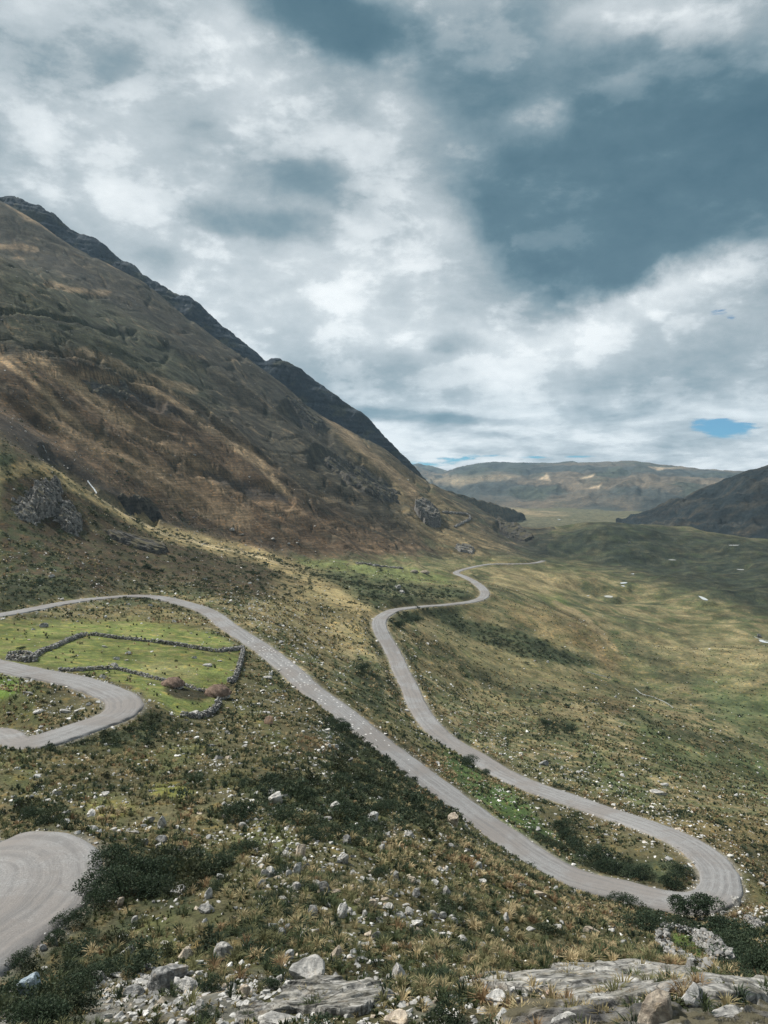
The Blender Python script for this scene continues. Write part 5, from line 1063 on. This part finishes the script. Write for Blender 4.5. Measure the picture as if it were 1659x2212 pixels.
# ---------------------------------------------------------------- rock outcrops: bedded rock standing out of the slope
def outcrop(poly, label, h, mat, lam=2.0, step=.35, res=.9, rmin=14, rmax=3000, feather=6, dip=(0, 0), edge=.5, n=None, seed=5, front=0.0, zoff=0.0):
    P_ = np.array(poly, float); H_ = np.array([hit(a, b, rmin=rmin, rmax=rmax) for a, b in catmull(np.vstack([P_, P_[:1]]), 3)])
    th = np.arctan2(H_[:, 0], H_[:, 1]); u = np.log(np.hypot(H_[:, 0], H_[:, 1])); m = .12*(th.max()-th.min())
    a_ = np.linspace(th.min()-m, th.max()+m, int((th.max()-th.min()+2*m)*FPX/res)); du = max(u.max()-u.min(), .02); u_ = np.linspace(u.min()-.12*du, u.max()+.12*du, n or 240)
    A_, U_ = np.meshgrid(a_, u_); r_ = np.exp(U_); X_ = r_*np.sin(A_); Y_ = r_*np.cos(A_); Z_ = gz(X_.ravel(), Y_.ravel()).reshape(X_.shape)
    sdv = poly_sdf(A_.ravel()*1000, U_.ravel()*1000*1.0, np.stack([th, u], 1)*1000).reshape(A_.shape); sc = 1000/FPX
    nz = fbm(X_/lam, Y_/lam, 4, seed); sdw = sdv+nz*feather*2.4*sc
    mk = 1-sm(-feather*sc, feather*.3*sc, sdw)
    rid = 1-2*np.abs(fbm(X_/lam/1.7+3, Y_/lam*1.3, 3, seed+3))
    q = h*(.35+.45*rid+.5*fbm(X_/lam/3, Y_/lam/3, 2, seed+9))+(X_*dip[0]+Y_*dip[1]-(X_*dip[0]+Y_*dip[1]).mean())
    fr = q/step; fl = np.floor(fr); ff = fr-fl; qs = (fl+sm(.55, .95, ff))*step     # ledges
    qz = np.where(step > 0, qs*.75+q*.25, q)
    top = np.clip(qz, .03*h, None)+.12*step*fbm(X_/lam*4, Y_/lam*4, 4, seed+20)
    Zo = Z_+top*mk**edge-(1-mk)*(.25+.1*h)+zoff
    F = grid_faces(*A_.shape)[:, ::-1]; mv = mk.ravel(); keep = mv[F].max(1) > .001
    V = np.stack([X_, Y_, Zo], 2).reshape(-1, 3); c = np.array([H_[:, 0].mean(), H_[:, 1].mean(), H_[:, 2].mean()])
    used = np.unique(F[keep]); mp = np.zeros(len(V), int); mp[used] = np.arange(len(used))
    if front: V[:, :2] -= (V[:, :2]/np.linalg.norm(V[:, :2], axis=1)[:, None])*(top*mk).ravel()[:, None]*front
    o = mesh_np('rock_outcrop', V[used]-c, mp[F[keep]], mat, smooth=False); o.location = c; tag(o, label, 'rock outcrop'); return o
MO1 = rock_material('bedded slab', (.46, .45, .42), (.13, .13, .125), 1.3, .6, .2, turf=.3, cracks=1.1)
MO2 = rock_material('dark crag', (.115, .108, .092), (.032, .033, .032), .14, .7, .1, turf=.9)
MO3 = rock_material('grey crag', (.30, .29, .27), (.055, .055, .055), .45, .6, .15, turf=.9)
outcrop([(985,2125),(1060,2112),(1150,2108),(1230,2092),(1340,2082),(1420,2090),(1500,2112),(1580,2122),(1700,2130),(1760,2170),(1600,2170),(1450,2150),(1380,2165),(1250,2180),(1200,2150),(1080,2140)], 'broad layered rock slab arching across the bottom right', .34, MO1, 1.4, .11, .8, n=300, seed=7, dip=(0, .0), rmax=34, feather=10)
outcrop([(620,2135),(700,2130),(790,2135),(830,2150),(800,2190),(700,2200),(640,2190),(560,2215),(500,2205),(540,2180),(600,2165)], 'flat pale ledges of bedrock in the rubble at bottom centre', .45, MO1, 1.1, .13, .8, n=220, seed=17, rmax=34, feather=9)
outcrop([(1120,2180),(1250,2185),(1400,2190),(1560,2200),(1700,2190),(1700,2260),(1100,2260)], 'dark broken bedrock at the bottom right corner behind the tan boulder', .4, MO3, .9, .16, 1.0, n=160, seed=27, rmax=30, feather=9)
outcrop([(-40,2196),(60,2194),(120,2204),(150,2230),(-40,2240)], 'flat grey ledge of rock at the very bottom left corner', .3, MO1, .9, .12, 1.0, n=100, seed=37, rmax=34)
outcrop([(62,1060),(88,1044),(118,1046),(132,1066),(128,1100),(108,1122),(80,1112),(60,1090)], 'craggy grey outcrop on the left above the scrub, largest of three', 7, MO3, 5, 1.2, .6, rmin=300, rmax=420, seed=47, front=.3, feather=13)
outcrop([(128,1092),(150,1090),(168,1112),(172,1142),(154,1158),(136,1144),(122,1118)], 'craggy outcrop just below and right of the largest one, above the scrub', 5, MO3, 4, 1.0, .6, rmin=300, rmax=420, seed=48, front=.3, feather=10)
outcrop([(30,1092),(50,1082),(66,1100),(82,1128),(60,1130),(38,1112)], 'low craggy outcrop at the left foot of the largest one', 4, MO3, 4, .9, .6, rmin=300, rmax=420, seed=49, front=.3, feather=10)
outcrop([(225,1145),(270,1152),(330,1172),(366,1188),(350,1198),(300,1186),(250,1168)], 'low slanting ledges of layered rock below the pale spur crest', 3, MO2, 7, .8, .7, rmin=300, rmax=440, seed=57, feather=8)
outcrop([(262,1085),(290,1082),(320,1092),(345,1112),(340,1122),(300,1110),(275,1100)], 'dark rock slope at the foot of the waterfall gully', 6, MO2, 9, 1.3, .7, rmin=425, rmax=640, seed=67, feather=9)
outcrop([(175,820),(240,830),(290,845),(300,862),(250,858),(205,845)], 'dark lens of bare rock high on the mountain face', 3.5, MO2, 12, 1.6, .8, rmin=450, rmax=1500, seed=77, feather=9)
outcrop([(895,1095),(915,1093),(935,1100),(948,1118),(950,1138),(925,1136),(905,1118)], 'pale cliff block standing on the tail of the mountain', 16, MO3, 18, 3.0, .5, rmin=600, rmax=1500, seed=87, feather=3, front=.4)
outcrop([(1075,1122),(1105,1130),(1135,1148),(1150,1162),(1135,1170),(1105,1160),(1080,1142)], 'dark rocky knob at the end of the mountain tail', 6, MO2, 16, 2.0, .5, rmin=900, rmax=1700, seed=97, feather=3, front=.3)
outcrop([(695,995),(740,1000),(800,1025),(850,1060),(855,1085),(815,1078),(740,1035)], 'dark crag band under the main ridge, the longest one', 8, MO2, 16, 2.4, .7, rmin=500, rmax=1500, seed=107, feather=10)
outcrop([(625,862),(650,872),(690,905),(706,930),(680,925),(640,890)], 'dark crag near the skyline right of the mountain', 8, MO2, 16, 2.4, .7, rmin=700, rmax=1700, seed=117, feather=9)
outcrop([(980,1183),(1000,1180),(1025,1188),(1020,1196),(995,1192)], 'small grey ledges just above the farthest road stretch', 4, MO3, 9, 1.2, .5, rmin=600, rmax=1300, seed=127, feather=3)
